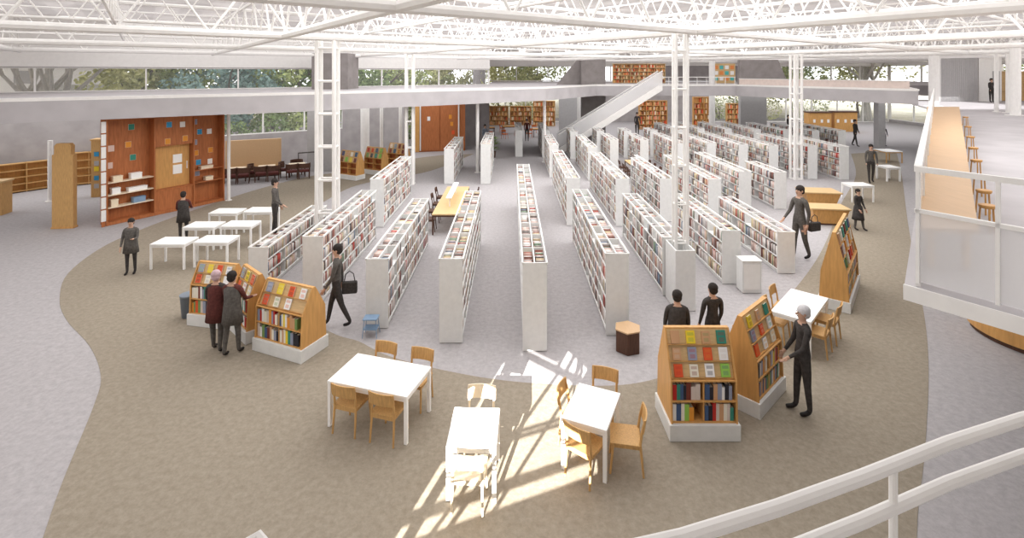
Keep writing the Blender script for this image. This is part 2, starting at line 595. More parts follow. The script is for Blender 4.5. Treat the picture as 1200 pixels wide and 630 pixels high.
# the wall behind the viewer, with the tall window that the low sun comes through
def bw(x, d=0.0):
    return (x - 0.39 * d, -2.5 + 0.424 * x + 0.92 * d)
from mathutils.geometry import tessellate_polygon
_out = [(-42, 0), (26, 0), (26, 8.6), (-42, 8.6)]
_hole = [(-4.25, 3.68), (-1.58, 3.68), (-1.75, 4.1), (-1.88, 4.52), (-2.70, 5.0), (-2.84, 4.86), (-3.55, 5.14), (-3.98, 5.02)]
back_w = MB()
_fl = _out + _hole
_tri = tessellate_polygon([[Vector((x, z, 0)) for x, z in _out], [Vector((x, z, 0)) for x, z in _hole]])
_n = len(_fl)
_vs = [bw(x) + (z,) for x, z in _fl] + [bw(x, -0.1) + (z,) for x, z in _fl]
_fs = [tuple(t3) for t3 in _tri] + [tuple(i + _n for i in t3[::-1]) for t3 in _tri]
for _lo, _hi in ((0, 4), (4, _n)):
    for i in range(_lo, _hi):
        k2 = i + 1 if i + 1 < _hi else _lo
        _fs.append((i, k2, k2 + _n, i + _n))
back_w.add(_vs, _fs)
struct(back_w.build('wall_front', WHITE))
mull = MB()
def bbar(p, q, w):
    p, q = Vector(p), Vector(q)
    d = (q - p).normalized()
    s = Vector((-d.y, d.x)) * (w / 2)
    poly = [p - s, q - s, q + s, p + s]
    vs = [bw(x, -0.02) + (z,) for x, z in poly] + [bw(x, -0.07) + (z,) for x, z in poly]
    mull.add(vs, [(0, 1, 2, 3), (7, 6, 5, 4), (0, 4, 5, 1), (1, 5, 6, 2), (2, 6, 7, 3), (3, 7, 4, 0)])
bbar((-4.03, 3.68), (-3.70, 5.08), 0.13)
bbar((-4.28, 3.83), (-1.55, 3.83), 0.065)
bbar((-4.25, 4.165), (-1.7, 4.165), 0.022)
bbar((-4.25, 4.215), (-1.7, 4.215), 0.022)
bbar((-3.55, 3.68), (-2.68, 4.72), 0.035)
bbar((-3.02, 3.68), (-2.2, 4.66), 0.022)
bbar((-3.75, 3.68), (-3.3, 4.2), 0.02)
bbar((-3.60, 5.08), (-1.85, 4.40), 0.085)
for k in range(4):
    x = -2.66 + k * 0.2
    bbar((x, 4.99 - k * 0.115), (x - 0.12, 4.72 - k * 0.085), 0.05)
struct(mull.build('window_8', WHITE))

# ------------------------------------------------------------------ columns
def lattice_column(x, y, z1, w, d, rp, step, rotz, label, z0=0.0):
    t = thing('lattice_column', label, 'column', (x, y, z0), rotz)
    for a in (-1, 1):
        for b in (-1, 1):
            MB().tube((a * w / 2, b * d / 2, 0.02), (a * w / 2, b * d / 2, z1 - z0), rp, 8).build('post', WHITE, t)
    z = 0.5
    while z < z1 - z0:
        m = MB()
        for a in (-1, 1):
            m.tube((a * w / 2, -d / 2, z), (a * w / 2, d / 2, z), rp * 0.6, 6)
        for b in (-1, 1):
            m.tube((-w / 2, b * d / 2, z), (w / 2, b * d / 2, z), rp * 0.6, 6)
        m.build('rung', WHITE, t)
        z += step
    MB().box(-w / 2 - 0.08, w / 2 + 0.08, -d / 2 - 0.08, d / 2 + 0.08, 0, 0.03).build('base_plate', WHITE, t)
lattice_column(-5.37, 14.9, 6.5, 0.50, 0.34, 0.062, 0.95, 0.0, 'white lattice column rising between the two left front bookcases')
lattice_column(4.06, 12.35, 6.5, 0.27, 0.22, 0.040, 0.92, 0.0, 'white lattice column rising at the near end of a bookcase right of centre')
lattice_column(-5.05, 25.3, 6.5, 0.34, 0.3, 0.06, 1.3, 0.0, 'white twin post column beside the cases of colourful books')
lattice_column(14.7, 26.5, 6.5, 0.36, 0.4, 0.07, 1.3, 0.0, 'white lattice column in the right rear stacks behind a tall person')
def pole(x, y, r, z1, label, m=WHITE, z0=0.0):
    t = thing('steel_post', label, 'post', (x, y, z0))
    MB().tube((0, 0, 0.02), (0, 0, z1 - z0), r, 12).build('shaft', m, t)
    MB().lathe([(r * 1.9, 0), (r * 1.9, 0.02)], n=14).build('base_plate', m, t)
pole(5.6, 44 - 1.2, 0.16, 6.5, 'tall white post in front of the dark concrete pier')
pole(16.6, 42.5, 0.24, 6.5, 'broad white post left of the upper cabinet with coloured squares')
pole(20.3, 45.2, 0.2, 6.5, 'white post beside the right grey concrete wall')
pole(-19.75, 21.9, 0.09, 2.6, 'slim short white post behind the free-standing wooden panel')
pole(2.0, 31.5, 0.09, 3.85, 'thin white post under the far tip of the mezzanine')
pole(-1.9, 28.2, 0.09, 3.85, 'thin white post under the mezzanine right of the second red wood cabinet')
pole(-7.75, 30.4, 0.1, 3.85, 'thin white post left of the pair under the mezzanine')
pole(-6.75, 31.0, 0.1, 3.85, 'thin white post right of the pair under the mezzanine')
pole(-8.9, 31.0, 0.26, 3.85, 'thick pale round post before the dark green window')

# ================================================================== BOOK STACKS
STACK_PAL = [((236, 232, 228), 8), ((214, 208, 204), 6), ((226, 200, 190), 4), ((190, 150, 138), 3), ((156, 96, 82), 2), ((120, 74, 62), 2),
             ((96, 84, 80), 3), ((150, 142, 138), 3), ((206, 184, 150), 2), ((120, 136, 156), 1), ((190, 70, 58), 1), ((228, 214, 176), 2), ((130, 150, 128), 1)]
_pl = [c for c, w in STACK_PAL for _ in range(w)]
NAMES = {(236, 232, 228): 'white', (214, 208, 204): 'light grey', (226, 200, 190): 'pale pink', (190, 150, 138): 'dusty pink', (156, 96, 82): 'brick red',
         (120, 74, 62): 'brown', (96, 84, 80): 'dark grey', (150, 142, 138): 'grey', (206, 184, 150): 'tan', (120, 136, 156): 'grey blue', (190, 70, 58): 'red',
         (228, 214, 176): 'cream', (130, 150, 128): 'sage green'}

def book_mesh():
    """cover boards and spine round a page block, unit size, spine towards -y"""
    m = MB()
    c = 0.10
    m.box(-0.5, -0.5 + c, -0.5, 0.5, 0, 1)
    m.box(0.5 - c, 0.5, -0.5, 0.5, 0, 1)
    m.box(-0.5 + c, 0.5 - c, -0.5, -0.46, 0, 1)
    m.box(-0.5 + c, 0.5 - c, -0.46, 0.47, 0.02, 0.975, 1)
    return m.mesh('book', [PAGE, PAGE])
def open_book_mesh():
    """a book shown face out: cover towards -y"""
    m = MB()
    m.box(-0.5, 0.5, -0.5, -0.42, 0, 1)
    m.box(-0.5, 0.5, 0.42, 0.5, 0, 1)
    m.box(-0.5, -0.46, -0.42, 0.42, 0, 1)
    m.box(-0.46, 0.475, -0.42, 0.42, 0.015, 0.985, 1)
    m.box(-0.36, 0.36, -0.515, -0.5, 0.62, 0.86, 2)
    m.box(-0.30, 0.30, -0.515, -0.5, 0.14, 0.46, 2)
    return m.mesh('book', [PAGE, PAGE, PAGE])
SPINE_ME = book_mesh()
COVER_ME = open_book_mesh()
def colour_mat(c):
    return mat('cover_%s_%d_%d_%d' % (NAMES.get(c, 'cloth').replace(' ', '_'), *c), c, 0.55)
def spine_book(M, w, d, h, col, label, group):
    """M puts the origin on the shelf with -y towards the reader"""
    o = bpy.data.objects.new('book', SPINE_ME)
    COL.objects.link(o)
    o.matrix_world = M @ Matrix.Diagonal((w, d, h, 1))
    o.material_slots[0].link = 'OBJECT'
    o.material_slots[0].material = colour_mat(col)
    tag(o, label, 'book', group)
    return o
def cover_book(M, w, d, h, col, col2, label, group):
    o = bpy.data.objects.new('book', COVER_ME)
    COL.objects.link(o)
    o.matrix_world = M @ Matrix.Diagonal((w, d, h, 1))
    for i, c in ((0, col), (2, col2)):
        o.material_slots[i].link = 'OBJECT'
        o.material_slots[i].material = colour_mat(c)
    tag(o, label, 'book', group)
    return o

BULK_V, BULK_F, BULK_C = [], [], []
_pal_lin = [srgb(*c) for c in _pl]
def bulk_book(x0, x1, y0, y1, z0, z1, ci):
    n = len(BULK_V)
    BULK_V.extend(((x0, y0, z0), (x1, y0, z0), (x1, y1, z0), (x0, y1, z0), (x0, y0, z1), (x1, y0, z1), (x1, y1, z1), (x0, y1, z1)))
    BULK_F.extend(((n, n + 3, n + 2, n + 1), (n + 4, n + 5, n + 6, n + 7), (n, n + 1, n + 5, n + 4), (n + 1, n + 2, n + 6, n + 5), (n + 2, n + 3, n + 7, n + 6), (n + 3, n, n + 4, n + 7)))
    BULK_C.append(ci)

BW = 0.46
def bookcase(x, y0, y1, h, label, where, group, ind=None, fine=0.036):
    t = thing('bookcase', label, 'bookcase', (x, y0, 0), 0, group)
    L = y1 - y0
    hw = BW / 2
    for ya in (0.0, L - 0.03):
        MB().box(-hw - 0.01, hw + 0.01, ya, ya + 0.03, 0.015, h).build('end_panel', SHELFW, t)
    MB().box(-0.012, 0.012, 0.03, L - 0.03, 0.1, h - 0.02).build('back_panel', SHELFW, t)
    MB().box(-hw + 0.02, hw - 0.02, 0.03, L - 0.03, 0.015, 0.09).build('plinth', SHELFW, t)
    ns = max(3, int(round((h - 0.1) / 0.33)))
    pitch = (h - 0.1) / ns
    for k in range(ns):
        MB().box(-hw, hw, 0.03, L - 0.03, 0.09 + k * pitch, 0.112 + k * pitch).build('shelf', SHELFW, t)
    nb = max(1, int(round(L / 0.92)))
    bl = (L - 0.06) / nb
    for b in range(1, nb):
        yb = 0.03 + b * bl
        MB().box(-hw + 0.006, hw - 0.006, yb - 0.011, yb + 0.011, 0.09, h - 0.015).build('upright', SHELFW, t)
    for s in (-1, 1):
        xr = s * (hw + 0.012)
        MB().box(xr - 0.014, xr + 0.014, 0.0, L, h - 0.035, h + 0.008).build('top_rail', WHITE, t)
    rr = RND
    ind = ind or {}
    for s in (-1, 1):
        for k in range(ns):
            z = 0.113 + k * pitch
            for b in range(nb):
                y = 0.03 + b * bl + 0.008
                ye = 0.03 + (b + 1) * bl - 0.008
                fill = rr.choice((1, 1, 1, .92, .8, .65)) * (ye - y) + y
                single = (s, b) in ind and k in ind[(s, b)]
                run_h = pitch - 0.05 - rr.random() * 0.035
                n = 0
                col = None
                while y < fill:
                    w = rr.uniform(0.75, 1.35) * (fine if not single else 0.042)
                    if y + w > fill:
                        break
                    hh = run_h - rr.random() * 0.05
                    dd = rr.uniform(0.15, 0.19)
                    if col is None or rr.random() < 0.75:
                        col = rr.randrange(len(_pl))
                    xo = s * (hw - 0.02 - rr.random() * 0.012)
                    xi = s * max(0.02, abs(xo) - dd)
                    if single:
                        n += 1
                        c = _pl[col]
                        M = Matrix.Translation((x + (xo + xi) / 2, y0 + y + w / 2, z)) @ Matrix.Rotation(s * math.pi / 2, 4, 'Z')
                        spine_book(M, w * 0.97, abs(xo - xi), hh, c,
                                   '%s book, %s from near end, %s, %s from left' % (NAMES[c], ORD[n - 1], SHELFN[ns - 1 - k], where), 'single books in the front stacks')
                    else:
                        bulk_book(x + min(xo, xi), x + max(xo, xi), y0 + y, y0 + y + w * 0.97, z, z + hh, col)
                    y += w
    return t
SHELFN = ['top shelf', 'second shelf down', 'third shelf down', 'fourth shelf down', 'fifth shelf down']

ranks = [('front', [(-6.4, 12.9, 17.0, 1.1), (-4.75, 12.2, 17.0, 1.6), (-2.9, 11.0, 16.3, 1.5), (-1.24, 10.4, 16.4, 1.72), (0.45, 10.1, 21.0, 1.75),
                    (2.2, 10.7, 16.6, 1.72), (3.95, 12.62, 17.2, 1.45), (5.7, 13.3, 17.4, 1.4), (7.5, 14.0, 18.0, 1.15)]),
         ('second', [(-4.8, 18.2, 23.2, 1.72), (2.2, 18.4, 25.0, 1.72), (3.95, 18.3, 24.4, 1.72), (5.7, 18.9, 23.6, 1.6), (7.45, 18.8, 24.4, 1.6), (9.2, 20.2, 25.2, 1.6), (10.8, 20.6, 23.2, 1.5)]),
         ('third', [(-3.1, 25.2, 30.0, 1.75), (-1.3, 25.2, 30.0, 2.0), (2.2, 26.8, 31.6, 1.72), (4.1, 26.0, 31.4, 1.72), (5.75, 28.8, 32.0, 1.72), (7.45, 28.8, 32.0, 1.72), (9.1, 27.4, 32.2, 1.72),
                    (10.75, 27.6, 32.6, 1.72), (12.2, 27.0, 33.0, 1.72), (13.6, 26.6, 32.2, 1.72), (15.5, 26.4, 32.0, 1.72), (17.0, 26.2, 31.0, 1.72)]),
         ('rear', [(0.45, 33.4, 38.6, 1.75), (2.2, 33.2, 38.5, 1.75), (3.95, 32.6, 35.0, 1.75), (5.7, 33.0, 35.0, 1.75), (7.45, 33.0, 35.0, 1.75), (9.2, 33.2, 35.0, 1.75), (10.95, 33.6, 38.6, 1.75),
                   (12.7, 34.4, 39.2, 1.75), (14.45, 34.2, 39.2, 1.75), (16.2, 33.8, 39.2, 1.75), (17.95, 33.4, 38.8, 1.75), (19.7, 33.2, 38.6, 1.75), (21.4, 33.2, 38.0, 1.75)])]
single_rows = {}
for rn, rows in ranks:
    for i, (x, y0, y1, h) in enumerate(rows):
        n = len(rows)
        where = '%s %s bookcase' % (ORD[i], rn)
        if i == 0:
            lab = 'white double-sided bookcase full of books, leftmost in the %s rank of stacks' % rn
        elif i == n - 1:
            lab = 'white double-sided bookcase full of books, rightmost in the %s rank of stacks' % rn
        else:
            lab = 'white double-sided bookcase full of books, %s from left in the %s rank of stacks' % (ORD[i], rn)
        bookcase(x, y0, y1, h, lab, where, 'white bookcases in the stacks', single_rows.get(i) if rn == 'front' else None, 0.038 if rn == 'front' else 0.05)

def build_bulk():
    me = bpy.data.meshes.new('books')
    nv, nf = len(BULK_V), len(BULK_F)
    me.vertices.add(nv)
    me.vertices.foreach_set('co', np.array(BULK_V, dtype=np.float32).ravel())
    me.loops.add(nf * 4)
    me.loops.foreach_set('vertex_index', np.array(BULK_F, dtype=np.int32).ravel())
    me.polygons.add(nf)
    me.polygons.foreach_set('loop_start', np.arange(0, nf * 4, 4, dtype=np.int32))
    me.polygons.foreach_set('loop_total', np.full(nf, 4, dtype=np.int32))
    me.update(calc_edges=True)
    at = me.attributes.new('Col', 'FLOAT_COLOR', 'FACE')
    cols = np.repeat(np.array([_pal_lin[c] for c in BULK_C], dtype=np.float32), 6, axis=0)
    at.data.foreach_set('color', cols.ravel())
    me.materials.append(BOOKCLOTH)
    o = bpy.data.objects.new('books', me)
    COL.objects.link(o)
    tag(o, 'many books filling the shelves of the white stacks', 'books', None, 'stuff')
build_bulk()

# white casing that the right front lattice column rises from, and the low white kiosk beside it
t = thing('column_casing', 'white boxed casing at the foot of the right lattice column', 'casing', (4.0, 11.8, 0))
MB().box(-0.23, 0.23, 0, 0.03, 0.01, 1.4).build('front_panel', SHELFW, t)
MB().box(-0.23, -0.2, 0.03, 0.78, 0.01, 1.4).build('side_panel', SHELFW, t)
MB().box(0.2, 0.23, 0.03, 0.78, 0.01, 1.4).build('side_panel', SHELFW, t)
MB().box(-0.2, 0.2, 0.75, 0.78, 0.01, 1.4).build('rear_panel', SHELFW, t)
t = thing('catalogue_kiosk', 'low grey white kiosk box standing in front of a right bookcase end', 'kiosk', (5.98, 12.75, 0))
MB().box(-0.24, 0.24, 0, 0.36, 0.01, 0.79).build('body', SHELFW, t, bevel=0.015)
MB().box(-0.25, 0.25, -0.01, 0.37, 0.79, 0.815).build('top', SHELFW, t)
MB().box(-0.2, 0.2, -0.008, 0.0, 0.1, 0.72).build('door', WHITE, t)

# ================================================================== FURNITURE
def table_parts(t, w, d, h, top=TABLEW, legm=TABLEW, th=0.045, leg=0.05):
    MB().box(-w / 2, w / 2, -d / 2, d / 2, h - th, h).build('table_top', top, t, bevel=0.006)
    a = MB()
    i = leg
    a.box(-w / 2 + i, w / 2 - i, -d / 2 + i * 0.6, -d / 2 + i * 0.6 + 0.02, h - th - 0.06, h - th)
    a.box(-w / 2 + i, w / 2 - i, d / 2 - i * 0.6 - 0.02, d / 2 - i * 0.6, h - th - 0.06, h - th)
    a.box(-w / 2 + i * 0.6, -w / 2 + i * 0.6 + 0.02, -d / 2 + i, d / 2 - i, h - th - 0.06, h - th)
    a.box(w / 2 - i * 0.6 - 0.02, w / 2 - i * 0.6, -d / 2 + i, d / 2 - i, h - th - 0.06, h - th)
    a.build('apron', legm, t)
    for sx in (-1, 1):
        for sy in (-1, 1):
            cx, cy = sx * (w / 2 - leg / 2 - 0.004), sy * (d / 2 - leg / 2 - 0.004)
            MB().box(cx - leg / 2, cx + leg / 2, cy - leg / 2, cy + leg / 2, 0.008, h - th).build('leg', legm, t)
    return t
def table(name, label, x, y, rz, w, d, h=0.72, group=None, **k):
    return table_parts(thing(name, label, 'table', (x, y, 0), math.radians(rz), group), w, d, h, **k)

def chair_proto(label, m, loc, rz, group, sw=0.42, z0=0.008):
    """bent wood chair, its back towards +y"""
    t = thing('reading_chair', label, 'chair', loc, math.radians(rz), group)
    s = MB()
    h = 0.44
    n = 8
    vs, fs = [], []
    for i in range(n + 1):                    # gently dished seat
        x = -sw / 2 + sw * i / n
        dip = -0.014 * (1 - (2 * i / n - 1) ** 2)
        for y in (-0.21, 0.2):
            vs += [(x, y, h + dip), (x, y, h + dip - 0.022)]
    for i in range(n):
        a, b = i * 4, (i + 1) * 4
        fs += [(a, b, b + 2, a + 2), (a + 1, a + 3, b + 3, b + 1), (a, a + 1, b + 1, b), (a + 2, b + 2, b + 3, a + 3)]
    fs += [(0, 2, 3, 1), (n * 4, n * 4 + 1, n * 4 + 3, n * 4 + 2)]
    s.add(vs, fs)
    s.build('seat', m, t)
    b = MB()
    vs, fs = [], []
    for i in range(n + 1):                    # curved back rest
        x = -sw / 2 + sw * i / n
        cy = 0.215 + 0.035 * (1 - (2 * i / n - 1) ** 2)
        for z, dy in ((0.60, 0.0), (0.79, 0.03)):
            vs += [(x, cy + dy, z), (x, cy + dy + 0.018, z)]
    for i in range(n):
        a, c = i * 4, (i + 1) * 4
        fs += [(a, c, c + 2, a + 2), (a + 1, a + 3, c + 3, c + 1), (a, a + 1, c + 1, c), (a + 2, c + 2, c + 3, a + 3)]
    fs += [(0, 2, 3, 1), (n * 4, n * 4 + 1, n * 4 + 3, n * 4 + 2)]
    b.add(vs, fs)
    b.build('backrest', m, t)
    for sx in (-1, 1):
        MB().tube((sx * (sw / 2 - 0.03), -0.17, h - 0.02), (sx * (sw / 2 - 0.015), -0.21, z0), 0.019, 8, 0.014).build('leg', m, t)
        MB().path([(sx * (sw / 2 - 0.015), 0.235, z0), (sx * (sw / 2 - 0.025), 0.19, h), (sx * (sw / 2 - 0.025), 0.215, 0.62), (sx * (sw / 2 - 0.025), 0.25, 0.78)],
                  [0.014, 0.019, 0.017, 0.013]).build('leg', m, t)
    f = MB()
    for sx in (-1, 1):
        f.box(sx * (sw / 2 - 0.035) - 0.01, sx * (sw / 2 - 0.035) + 0.01, -0.18, 0.19, h - 0.075, h - 0.03)
    f.box(-sw / 2 + 0.03, sw / 2 - 0.03, -0.185, -0.165, h - 0.075, h - 0.03)
    f.box(-sw / 2 + 0.03, sw / 2 - 0.03, 0.18, 0.2, h - 0.075, h - 0.03)
    f.build('seat_frame', m, t)
    return t
_proto = {}
def chair(m, x, y, rz, label, group, z=0.0):
    key = m.name
    if key not in _proto:
        _proto[key] = chair_proto(label, m, (x, y, z), rz, group)
        return _proto[key]
    return copy_tree(_proto[key], (x, y, z), math.radians(rz), label, group)

def armchair(x, y, rz, label, group):
    if 'arm' in _proto:
        return copy_tree(_proto['arm'], (x, y, 0), math.radians(rz), label, group)
    t = thing('lounge_armchair', label, 'chair', (x, y, 0), math.radians(rz), group)
    MB().box(-0.24, 0.24, -0.26, 0.2, 0.34, 0.45).build('seat', REDB, t, bevel=0.02)
    b = MB()
    n = 10
    vs, fs = [], []
    for i in range(n + 1):
        a = math.pi * (1.08 * i / n - 0.04)
        for r in (0.27, 0.32):
            for z in (0.55, 0.80):
                vs.append((r * math.cos(a), 0.02 + r * 0.85 * math.sin(a), z))
    for i in range(n):
        p, q = i * 4, (i + 1) * 4
        fs += [(p, q, q + 1, p + 1), (p + 2, p + 3, q + 3, q + 2), (p + 1, q + 1, q + 3, p + 3), (p, p + 2, q + 2, q)]
    fs += [(0, 1, 3, 2), (n * 4, n * 4 + 2, n * 4 + 3, n * 4 + 1)]
    b.add(vs, fs)
    b.build('backrest', DARKW, t)
    for sx in (-1, 1):
        for y0 in (-0.22, 0.18):
            MB().tube((sx * 0.25, y0, 0.004), (sx * 0.27, y0, 0.6), 0.022, 8).build('leg', DARKW, t)
    _proto['arm'] = t
    return t

# the four tables of the carpet in front
T1 = (-2.09, 8.14, -17)
table('reading_table', 'large white table with four honey wooden chairs, left of the sun patch', *T1, 1.38, 0.82)
def around(T, dx, dy):
    a = math.radians(T[2])
    return T[0] + dx * math.cos(a) - dy * math.sin(a), T[1] + dx * math.sin(a) + dy * math.cos(a)
for dx, dy, r, w in ((-0.34, 0.5, 0, 'on the far side, left'), (0.36, 0.5, 0, 'on the far side, right'), (-0.32, -0.28, 180, 'on the near side, left'), (0.33, -0.28, 180, 'on the near side, right')):
    chair(WOOD, *around(T1, dx, dy), T1[2] + r, 'honey wooden chair %s, at the large white table' % w, 'chairs at the large white table')
T2 = (-0.51, 6.93, -2)
table('reading_table', 'narrow white table with two cream chairs at the edge of the sun patch', *T2, 0.65, 0.77)
chair(CREAM, *around(T2, 0.02, 0.54), -4, 'cream wooden chair at the far end of the narrow white table', 'cream chairs')
chair(CREAM, *around(T2, -0.02, -0.36), 176, 'cream wooden chair tucked in the near end of the narrow white table', 'cream chairs')
T3 = (1.15, 7.37, -24)
table('reading_table', 'white table with four honey wooden chairs, right of the sun patch', *T3, 0.64, 0.88)
chair(WOOD, *around(T3, 0.0, 0.62), -20, 'honey wooden chair at the far end of the table right of the sun patch', 'chairs at the table right of the sun patch')
chair(WOOD, *around(T3, 0.48, 0.0), -100, 'honey wooden chair turned side on at the right of that sunlit table', 'chairs at the table right of the sun patch')
chair(WOOD, *around(T3, 0.02, -0.36), 140, 'honey wooden chair at the near end of the table right of the sun patch', 'chairs at the table right of the sun patch')
chair(WOOD, *around(T3, -0.27, 0.18), 66, 'honey wooden chair pushed in on the left of the table right of the sun patch', 'chairs at the table right of the sun patch')
T4 = (5.96, 10.58, 47)
table('reading_table', 'white table with four honey chairs beside the standing person on the right', *T4, 1.45, 0.72)
for dx, dy, r, w in ((-0.36, 0.36, 0, 'left side nearest the tall bookcase end'), (0.38, 0.4, 0, 'far left side'), (-0.34, -0.36, 180, 'near right side by the person'), (0.36, -0.38, 180, 'far right side by the book display')):
    chair(WOOD, *around(T4, dx, dy), T4[2] + r, 'honey chair on the %s of the right table' % w, 'chairs at the right white table')

# six white tables on the left
pos = [(-9.62, 14.6, 'front left'), (-8.5, 14.75, 'front right'), (-9.7, 16.15, 'middle left'), (-8.6, 16.25, 'middle right'), (-9.85, 17.75, 'rear left'), (-8.75, 17.9, 'rear right')]
base = None
for x, y, w in pos:
    lab = 'small white table, %s one of the six by the left carpet edge' % w
    if base is None:
        base = table('white_table', lab, x, y, 0, 0.98, 0.66, group='six white tables')
    else:
        copy_tree(base, (x, y, 0), 0, lab, 'six white tables')
table('white_table', 'white table standing alone by the right carpet edge', 19.25, 26.2, 0, 0.72, 0.8, leg=0.07)
table('white_table', 'small white table behind the wooden counters on the right', 14.85, 22.0, 0, 0.95, 0.7)
t = table('white_table', 'white table with yellow wooden underside far along the right carpet', 23.2, 31.6, 0, 1.0, 1.1, legm=WOOD)

# ------------------------------------------------------------------ display cases
CASE_PAL = [(222, 92, 52), (236, 230, 214), (120, 150, 90), (60, 138, 120), (236, 208, 60), (150, 156, 176), (206, 160, 120), (240, 238, 236), (190, 50, 44), (70, 92, 130), (46, 44, 52),
            (224, 150, 60), (150, 200, 90), (214, 200, 190), (120, 60, 50)]
NAMES.update({(222, 92, 52): 'orange red', (236, 230, 214): 'ivory', (120, 150, 90): 'olive green', (60, 138, 120): 'teal green', (236, 208, 60): 'yellow', (150, 156, 176): 'lilac grey',
              (206, 160, 120): 'beige', (240, 238, 236): 'bright white', (190, 50, 44): 'crimson', (70, 92, 130): 'dark blue', (46, 44, 52): 'black', (224, 150, 60): 'amber',
              (150, 200, 90): 'lime green', (214, 200, 190): 'stone', (120, 60, 50): 'maroon', (60, 150, 196): 'sky blue'})
SPINE_PAL = [(236, 230, 214), (240, 238, 236), (214, 200, 190), (46, 44, 52), (150, 156, 176), (206, 160, 120), (240, 238, 236), (214, 200, 190), (236, 230, 214), (120, 60, 50)]
def display_case(x, y, rz, w, h, d, nface, ncol, label, where, group, sides=(1,), face_cols=None, spines=True, base_h=0.25, seed=1):
    """wooden case with a white plinth: two open shelves below, ledges of face-out books on a leaning board above; front towards -y"""
    rr = random.Random(seed)
    t = thing('book_display', label, 'display case', (x, y, 0), math.radians(rz), group)
    P = MB()
    P.prism([(-w / 2 - 0.03, -d / 2 - 0.03), (w / 2 + 0.03, -d / 2 - 0.03), (w / 2 + 0.03, d / 2 + 0.03), (-w / 2 - 0.03, d / 2 + 0.03)], 0.008, base_h)
    P.build('plinth', SHELFW, t, bevel=0.006)
    dt = 0.07
    zs = base_h + 0.62                          # where the leaning board begins
    ys, yt = -d / 2 + 0.10, -dt / 2
    for s in (-1, 1):
        xs = s * (w / 2 - 0.0125)
        MB().extrude_x([(-d / 2, base_h), (d / 2, base_h), (d / 2 - 0.03, zs), (dt / 2, h), (-dt / 2, h), (-d / 2 + 0.03, zs)], xs - 0.0125, xs + 0.0125).build('side_panel', WOODO, t)
    MB().box(-w / 2 + 0.025, w / 2 - 0.025, -dt / 2, dt / 2, h - 0.025, h).build('top_board', WOODO, t)
    MB().box(-w / 2 + 0.025, w / 2 - 0.025, -0.01, 0.01, base_h, zs).build('back_panel', WOODR, t)
    M0 = Matrix.Translation((x, y, 0)) @ Matrix.Rotation(math.radians(rz), 4, 'Z')
    for s in (1, -1):                          # s = 1 is the front
        th = math.atan2(ys - yt, h - 0.025 - zs) * -1
        for z in (base_h, base_h + 0.31, zs - 0.012):
            yy = d / 2 - 0.02 if z < zs - 0.05 else d / 2 - 0.03
            a, b = (-yy, -0.01) if s == 1 else (0.01, yy)
            MB().box(-w / 2 + 0.025, w / 2 - 0.025, a, b, z, z + 0.02).build('shelf', WOODO, t)
        a, b = (-d / 2 + 0.04, -0.01) if s == 1 else (0.01, d / 2 - 0.04)
        MB().box(-0.01, 0.01, a, b, base_h + 0.02, zs - 0.012).build('divider', WOODO, t)
        lb = MB().extrude_x([(s * ys, zs + 0.008), (s * (ys + 0.02), zs + 0.008), (s * (yt + 0.02), h - 0.025), (s * yt, h - 0.025)][::s], -w / 2 + 0.025, w / 2 - 0.025).build('leaning_board', WOODL, t)
        sl = math.hypot(yt - ys, h - 0.025 - zs)
        dirv = Vector((0, s * (yt - ys), h - 0.025 - zs)).normalized()
        nrm = Vector((0, -s * (h - 0.025 - zs), (yt - ys))).normalized()
        for k in range(nface):
            q = Vector((0, s * ys, zs + 0.008)) + dirv * (sl * k / nface)
            a, b = q, q + nrm * 0.04
            e = dirv * 0.008
            vs = [Vector((xx, p.y, p.z)) for xx in (-w / 2 + 0.025, w / 2 - 0.025) for p in (a, b, b + e, a + e)]
            MB().add(vs, [(0, 1, 2, 3), (7, 6, 5, 4), (0, 4, 5, 1), (1, 5, 6, 2), (2, 6, 7, 3), (3, 7, 4, 0)]).build('ledge', WOODO, lb)
        if s not in sides:
            continue
        side = '' if len(sides) == 1 else (' front' if s == 1 else ' back')
        R = M0 @ (Matrix.Rotation(math.pi, 4, 'Z') if s == -1 else Matrix.Identity(4))
        for k in range(nface):
            for i in range(ncol):
                c = face_cols[nface - 1 - k][i] if face_cols else rr.choice(CASE_PAL)
                if c is None:
                    continue
                q = Vector((0, ys, zs + 0.008)) + Vector((0, yt - ys, h - 0.025 - zs)).normalized() * (sl * k / nface + 0.018) + Vector((0, -(h - 0.025 - zs), yt - ys)).normalized() * 0.017
                px = -w / 2 + 0.025 + (w - 0.05) * (i + 0.5) / ncol
                bh = min(0.26, sl / nface * 0.84) * rr.uniform(0.88, 1)
                bw_ = min(bh * 0.74, (w - 0.05) / ncol * 0.86)
                M = R @ Matrix.Translation((px, q.y, q.z)) @ Matrix.Rotation(-math.atan2(yt - ys, h - 0.025 - zs), 4, 'X')
                c2 = rr.choice(CASE_PAL)
                c2 = tuple(int(a * 0.72 + b * 0.28) for a, b in zip(c, c2))
                cover_book(M, bw_, 0.024, bh, c, c2, '%s book face out, %s from left, %s,%s %s' % (NAMES[c], ORD[i], ['top row', 'second row', 'third row'][nface - 1 - k], side, where), 'books on display cases')
        if not spines:
            continue
